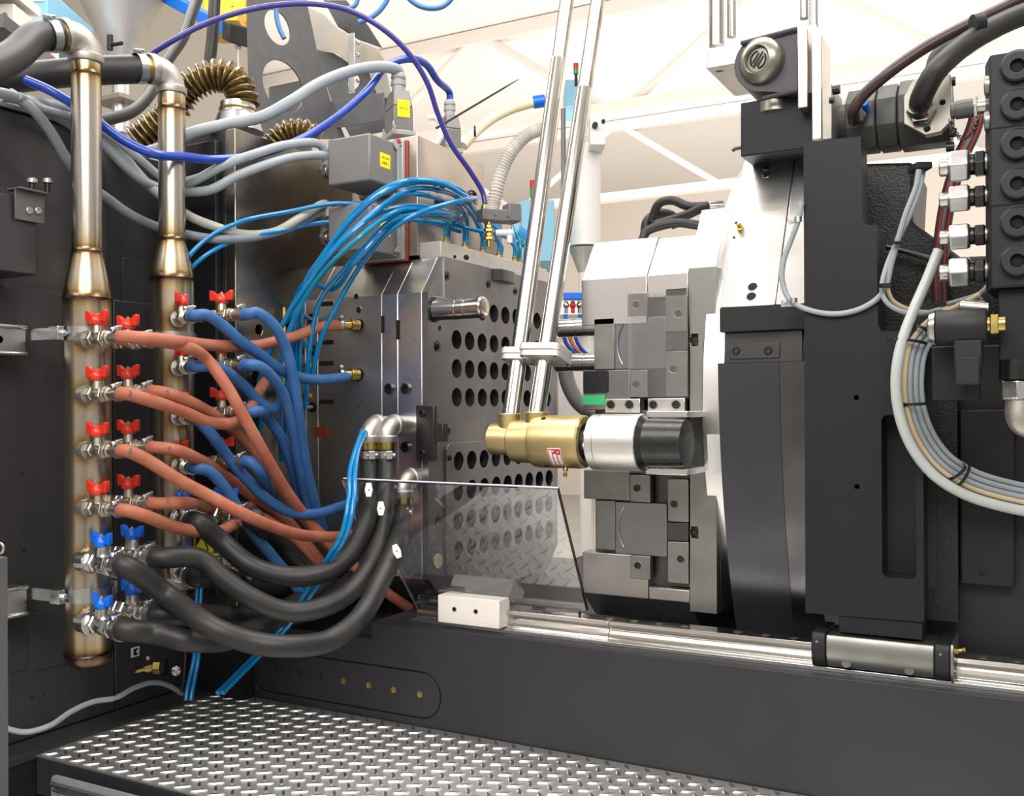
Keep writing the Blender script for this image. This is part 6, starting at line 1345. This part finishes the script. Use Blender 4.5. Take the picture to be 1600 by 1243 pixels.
# solenoid coil
Yc = 1.93; p = PY(1456, 512, Yc); z = p.z; x = [PY(q, 512, Yc).x for q in (1456, 1462, 1543, 1547, 1561)]; r = 27*dep(p)/F
t = thing('solenoid_coil', 'fat black solenoid coil with a brass nut and square plug, right of the cable bundle', 'solenoid', ((x[0]+x[2])/2, Yc, z-r))
g = G(); g.cyl((x[1], Yc, z), (x[2], Yc, z), r, n=36, c=.003); build('coil', g, 'black', t, ang=50)
g = G(); g.lathe((x[0]-.006, Yc, z), (1, 0, 0), [(0, r*.6), (.003, r*.9), (x[1]-x[0]+.006, r*1.02)], 30); build('end_nut', g, 'plated', t)
g = G(); g.hexn((x[3], Yc, z+.002), (x[4], Yc, z+.002), .019); g.cyl((x[2], Yc, z+.002), (x[4]+.01, Yc, z+.002), .014, n=16); build('brass_nut', g, 'brass', t)
a = rY(1490, 1534, 530, 601, Yc-.02); g = G(); g.box(a[0], a[1], Yc-.02, Yc+.03, a[2]+.03, a[3]); g.box(a[0]+.002, a[1]-.003, Yc-.024, Yc+.03, a[2], a[2]+.05); build('cable_plug', g, 'black', t, bevel=.003)
g = G(); a = rY(1456, 1530, 540, 625, Yc+.06); g.box(a[0], a[1], Yc+.06, Yc+.09, a[2], a[3]); build('carrier_plate', g, 'paint_plate', t, bevel=.002)
g = G(); q0 = PY(1500, 478, Yc+.03); g.cyl(q0, PY(1545, 482, Yc+.03), .012, n=18, c=.001); build('pilot_valve', g, 'plated', t)
t = thing('elbow_union', 'bright steel elbow union below the valve block at the right edge', 'elbow', PY(1588, 660, yv)); p = PY(1590, 603, yv+.03)
g = G(); a = rY(1565, 1640, 592, 624, yv+.01); g.hexn((p.x, p.y, a[2]), (p.x, p.y, a[3]), .028); build('union_nut', g, 'zinc', t, bevel=.001)
P = path((1592, 625, dep(p)), (1592, 650), (1600, 662), (1625, 668, dep(p))); g = G(); g.tube(P, .022, n=18); build('elbow_body', g, 'cast_ss', t)
g = G(); g.cyl((p.x, p.y, a[3]), (p.x, p.y, a[3]+.035), .03, n=20); build('black_adapter', g, 'hard_black', t)
# ================================================================ cable bundle and loops on the column
dB2 = 1.98
bd = [(1478, 395), (1460, 440), (1438, 490), (1420, 540), (1412, 590), (1416, 640), (1434, 690), (1466, 732), (1510, 760), (1560, 777), (1640, 792), (1780, 800), (1960, 800)]
def offset(knots, off, d):
    out = []
    for i, (x, y) in enumerate(knots):
        x0, y0 = knots[max(i-1, 0)]; x1, y1 = knots[min(i+1, len(knots)-1)]; L = math.hypot(x1-x0, y1-y0); nx, ny = (y1-y0)/L, -(x1-x0)/L
        out.append((x+nx*off, y+ny*off, d))
    return out
spec = [(-12, .0105, 'clear_tube', 'milky clear tube forming the outer edge of the cable bundle', 1.96, 14), (1, .0055, 'tan_cable', 'cream cable next to the clear tube in the bundle', 1.97, 2), (9, .006, 'grey_cable', 'grey printed cable in the bundle, outer one of three', 1.975, 2), (18, .006, 'grey_cable', 'grey printed cable in the bundle, middle one of three', 1.98, 2), (27, .006, 'grey_cable', 'grey printed cable in the bundle, inner one of three', 1.985, 2)]
for off, r, m, lb, d, _ in spec:
    if off < 0: K = [(1497, 352)]+bd[1:] if False else bd
    else: K = [(1530, 460), (1490, 480), (1455, 497), (1436, 515)]+bd[3:]
    cable(path(*offset(K, off, d)), r, m, lb, n=12)
def tie(px, py, ang_, L, label):
    t = thing('cable_tie', label, 'cable tie', PD(px, py, 1.95)); c = PD(px, py, 1.955); u = rgt*cos(R(ang_))+up*sin(R(ang_)); w_ = -rgt*sin(R(ang_))+up*cos(R(ang_)); n_ = u.cross(w_)
    g = G(); P = [c+u*L*.5*cos(R(k))+fwd*.026*(1-sin(R(k)))-fwd*.004 for k in range(0, 181, 15)]; 
    for i in range(len(P)-1):
        m_ = (P[i]+P[i+1])/2; dd_ = P[i+1]-P[i]; g.obox(m_, dd_*1.05, w_*.006, dd_.cross(w_).normalized()*.0014)
    build('strap', g, 'black', t); g = G(); g.obox(c-u*L*.5+fwd*.014, u*.008, w_*.008, fwd*.008); build('tie_head', g, 'black', t, bevel=.001)
tie(1424, 532, -8, .075, 'black tie round the whole bundle beside the solenoid coil, upper one'); tie(1440, 512, -25, .035, 'black tie round the grey cables only, level with the coil top')
tie(1434, 631, 3, .050, 'black tie round the bundle halfway down its arc'); tie(1507, 745, 58, .060, 'black tie crossing the bundle at the bottom of its arc, left one'); tie(1500, 738, 42, .045, 'black tie crossing the grey cables at the bottom of the arc, slanting')
YL = YK-.008
def onY(*k): return [PY(x, y, YL) for x, y in k]
cable(onY((1253, 315), (1247, 345), (1236, 375), (1225, 405), (1222, 435), (1230, 462), (1245, 476), (1275, 487), (1310, 490), (1345, 482), (1372, 465), (1385, 445), (1392, 415), (1403, 375), (1415, 335), (1432, 290), (1436, 265)), .0058, 'grey_cable', 'grey cable looping down across the column, held by two small clips', n=10)
cable(path((1443, 265, 2.05), (1436, 300), (1420, 340), (1398, 385), (1384, 420), (1378, 450), (1384, 470), (1405, 485), (1440, 490), (1470, 483, 2.0)), .0052, 'grey_cable', 'second grey cable running close beside the column loop', n=10)
cable(path((1440, 268, 2.06), (1430, 310), (1412, 345), (1395, 395), (1386, 440), (1394, 468), (1420, 483), (1455, 487), (1490, 478, 2.02)), .0042, 'tan_cable', 'tan cable running with the grey cable right of the column', n=8)
cable(path((1480, 475, 2.0), (1505, 468), (1528, 460), (1542, 448), (1552, 430, 2.0)), .005, 'grey_cable', 'short grey cable rising to the valve block above the coil', n=8)
p = PD(1400, 379, 2.0); g = G(); g.obox(p, rgt*.022, fwd*.016, up*.004); tag(build('cable_tie', g, 'black'), 'black tie where the column cables pass the casting', 'cable tie')
p = PD(1383, 446, 2.0); g = G(); g.obox(p, rgt*.020, fwd*.016, up*.008); tag(build('cable_tie', g, 'black'), 'black tie where the cable loop leaves the column edge', 'cable tie')
for px, py, cx_, cy_, lb in ((1237, 346, 1247, 343, 'upper'), (1227, 474, 1240, 470, 'lower')):
    p = onT(px, py) if False else PY(px, py, YK+.01); t = thing('cable_clip', 'small metal P-clip with a screw holding the grey column cable, '+lb+' one', 'cable clip', p)
    q = PY(cx_, cy_, YL); g = G(); g.cyl(q-V((0, 0, .006)), q+V((0, 0, .006)), .0078, n=16); g.box(p.x-.009, q.x, p.y-.001, p.y+.001, p.z-.007, p.z+.007); build('clip_strap', g, 'zinc', t); socket(p, (0, -1, 0), .0045, t, 'zinc')
p = PD(1437, 262, 2.05); t = thing('cable_gland_box', 'small black bushing where two thin cables come out of the casting', 'bushing', p); g = G(); g.obox(p, rgt*.032, fwd*.05, up*.014); build('bushing_body', g, 'black', t, bevel=.002)
# thin dark pipe along the top of the tilted cover
cable([onT(1146, 240)+nrm*.01, onT(1150, 238)+nrm*.012, onT(1200, 232)+nrm*.012, onT(1243, 228)+nrm*.012, onT(1252, 235)+nrm*.008], .0045, 'motor', 'thin dark conduit along the top edge of the tilted steel cover', n=8)
p = onT(1246, 240)+nrm*.004; g = G(); g.lathe(p, nrm, [(0, .009), (.003, .009), (.004, .005)], 12); tag(build('clip_screw', g, 'zinc'), 'small bright screw at the right end of the thin dark conduit', 'screw')
# hoses above the right mold half
cable(path((1128, 324, 2.55), (1105, 322), (1075, 335), (1050, 343, 2.65), (1022, 352)), .0125, 'rubber', 'black hose with a steel ferrule end above the right mold half, front one', cat='hose', nm='supply_hose')
cable(path((1105, 322, 2.62), (1075, 322), (1050, 313), (1030, 318), (1018, 345, 2.7)), .012, 'rubber', 'black hose arching highest above the right mold half', cat='hose', nm='supply_hose')
cable(path((1092, 352, 2.56), (1060, 348), (1035, 352), (1010, 362, 2.6), (1004, 375)), .012, 'rubber', 'black hose lying lowest on top of the right mold half', cat='hose', nm='supply_hose')
cable(path((1008, 365, 2.72), (1012, 345), (1030, 334), (1050, 338), (1058, 355, 2.72)), .014, 'rubber', 'grey-black hose hump behind the others on the right mold half', cat='hose', nm='supply_hose')
a_, b_ = PD(1107, 323, 2.55), PD(1130, 321, 2.55); g = G(); g.cyl(a_, b_, .0155, n=18, c=.001); tag(build('hose_ferrule', g, 'plated'), 'bright ferrule on the front black hose beside the turntable disc', 'ferrule')
# ================================================================ far background
def far(name, label, cat, x0, x1, y0, y1, d, th, m): return slabbox(name, label, cat, x0, x1, y0, y1, d, th, m, .004)
far('far_cabinet', 'light blue cabinet of a far machine seen between the chrome pipes, lower one', 'cabinet', 815, 866, 312, 408, 5.0, .4, 'sky_blue')
far('far_cabinet', 'small light blue cabinet high up between the chrome pipes', 'cabinet', 884, 905, 124, 164, 5.2, .3, 'sky_blue')
t, c0, u, n, w, h = far('control_box', 'pale grey control box on the far silo right of the chrome pipes', 'control box', 922, 946, 178, 226, 5.0, .2, 'silo')
g = G(); q = c0+u*w*.3-n*.002+V((0, 0, h*.6)); g.cyl(q, q-n*.03, .014, n=12); build('black_knob', g, 'black', t); g = G(); q = c0+u*w*.85-n*.002+V((0, 0, h*.75)); g.cyl(q, q-n*.01, .010, n=12); build('switch', g, 'ink', t)
p = PD(913, 300, 5.2); t = thing('white_silo', 'tall white cylindrical silo with a clear cone behind the chrome pipes', 'silo', p-V((0, 0, .5)))
zz = lambda py: PD(913, py, 5.2).z
g = G(); g.lathe((p.x, p.y, zz(385)), (0, 0, 1), [(0, .085), (zz(232)-zz(385), .085), (zz(228)-zz(385), .07)], 32); build('silo_body', g, 'silo', t)
g = G(); g.lathe((p.x, p.y, zz(425)), (0, 0, 1), [(0, .035), (zz(388)-zz(425), .084)], 28); build('silo_cone', g, 'hopper', t); g = G(); g.cyl((p.x, p.y, -.52), (p.x, p.y, zz(425)), .03, n=16); build('silo_stand', g, 'silo', t)
for (px, y0, y1, lb) in ((900, 99, 116, 'upper stack light, red over green, between the chrome pipes'), (832, 282, 306, 'lower stack light, red over green, left of the chrome pipes')):
    t = thing('stack_light', 'small '+lb, 'stack light', PD(px, y1, 5.0)); r = .013; a_ = PD(px, y1, 5.0); b_ = PD(px, y0, 5.0); m_ = a_.lerp(b_, .42)
    g = G(); g.cyl(a_, (a_.x, a_.y, m_.z), r, n=14); build('green_lens', g, 'green', t); g = G(); g.cyl((a_.x, a_.y, m_.z), (a_.x, a_.y, b_.z), r, n=14); build('red_lens', g, 'red', t); g = G(); g.cyl(a_-V((0, 0, .06)), a_, .008, n=10); build('stem', g, 'black', t)
far('far_machine_bed', 'pale far machine bed seen between the two mold halves', 'machine bed', 868, 930, 470, 492, 4.8, .4, 'silo')
far('far_machine', 'blue-grey far machine housing seen low between the two mold halves', 'machine', 872, 930, 572, 650, 5.0, .3, 'alu_matte')
t = thing('far_valve_manifold', 'far small blue valve manifold with red taps seen between the mold halves', 'manifold', PD(895, 500, 4.2)); p = PD(895, 463, 4.2)
g = G(); g.obox(p, rgt*.08, fwd*.05, up*.03); build('manifold_bar', g, 'blue_paint', t, bevel=.003)
for k, m in ((-.028, 'plated'), (0, 'red'), (.028, 'plated')): g = G(); q = p+rgt*k-up*.02; g.cyl(q, q-up*.05, .008, n=12); g.ball(q-up*.018, .014, 10); build('tap', g, m, t)
for k in (-.03, .03): g = G(); q = p+rgt*k-up*.075; g.cyl(q, q-up*.03, .009, n=12); build('blue_fitting', g, 'blue_paint', t)
for k, (m, lb) in enumerate((('royal', 'leftmost blue'), ('red_hose', 'red'), ('royal', 'right blue'))):
    cable(path((880+k*9, 522, 4.0), (886+k*9, 538), (900+k*8, 552), (925+k*5, 562, 4.0)), .008, m, 'thin far hose between the mold halves, '+lb+' one', cat='hose', nm='far_hose')
cable(path((882, 570, 3.6), (888, 600), (905, 630), (935, 650, 3.6)), .028, 'conn', 'dark grey far conduit bending down between the mold halves', cat='hose', nm='far_hose')
P = spline(path((852, 200, 5.0), (825, 210), (800, 235), (783, 270), (772, 315, 5.0), (768, 345)), 10)
g = G(); K = 44; Q = [P[int(i*(len(P)-1)/(K*4))] for i in range(0)]; g.tube(P, lambda t: .034+.003*cos(t*2*pi*40), n=14, sm=0); g2 = G()
Ls = len(P)
bl = spline(path((852, 200, 5.0), (825, 210), (800, 235), (783, 270), (772, 315, 5.0), (768, 345)), 36)
g = G(); g.tube(bl, lambda t: .033+.004*cos(t*2*pi*44), n=14, sm=0); tag(build('corrugated_hose', g, 'corr', ang=80), 'pale corrugated hose curving down left of the chrome pipes', 'hose')
cable(path((724, 228, 4.2), (745, 205), (770, 185), (800, 170), (834, 160, 4.4)), .021, 'cream_pipe', 'cream hose rising right to a blue joint beside the chrome pipes', cat='hose', nm='cream_hose')
a_, b_ = PD(833, 160, 4.4), PD(852, 157, 4.4); t = thing('hose_joint', 'bright blue joint at the end of the cream hose', 'joint', a_); g = G(); g.cyl(a_, b_, .028, n=14, c=.003); build('joint_body', g, 'blue_paint', t); g = G(); g.cyl(b_, b_+rgt*.05, .014, n=12); build('joint_tube', g, 'zinc', t)
g = G(); a_ = PD(742, 205, 4.15); g.cyl(a_-rgt*.004, a_+rgt*.004, .0225, n=14); tag(build('cable_tie', g, 'black'), 'thin black tie round the cream hose', 'cable tie')
g = G(); q0 = PD(880, 170, 4.9); g.cyl(q0, q0-up*.45, .012, n=10); tag(build('far_post', g, 'conn'), 'thin grey far post between the two chrome pipes', 'post')
cable(path((838, 315, 4.6), (832, 345), (815, 375), (806, 400, 4.6)), .004, 'blue_paint', 'thin bright blue far line in front of the lower blue cabinet')
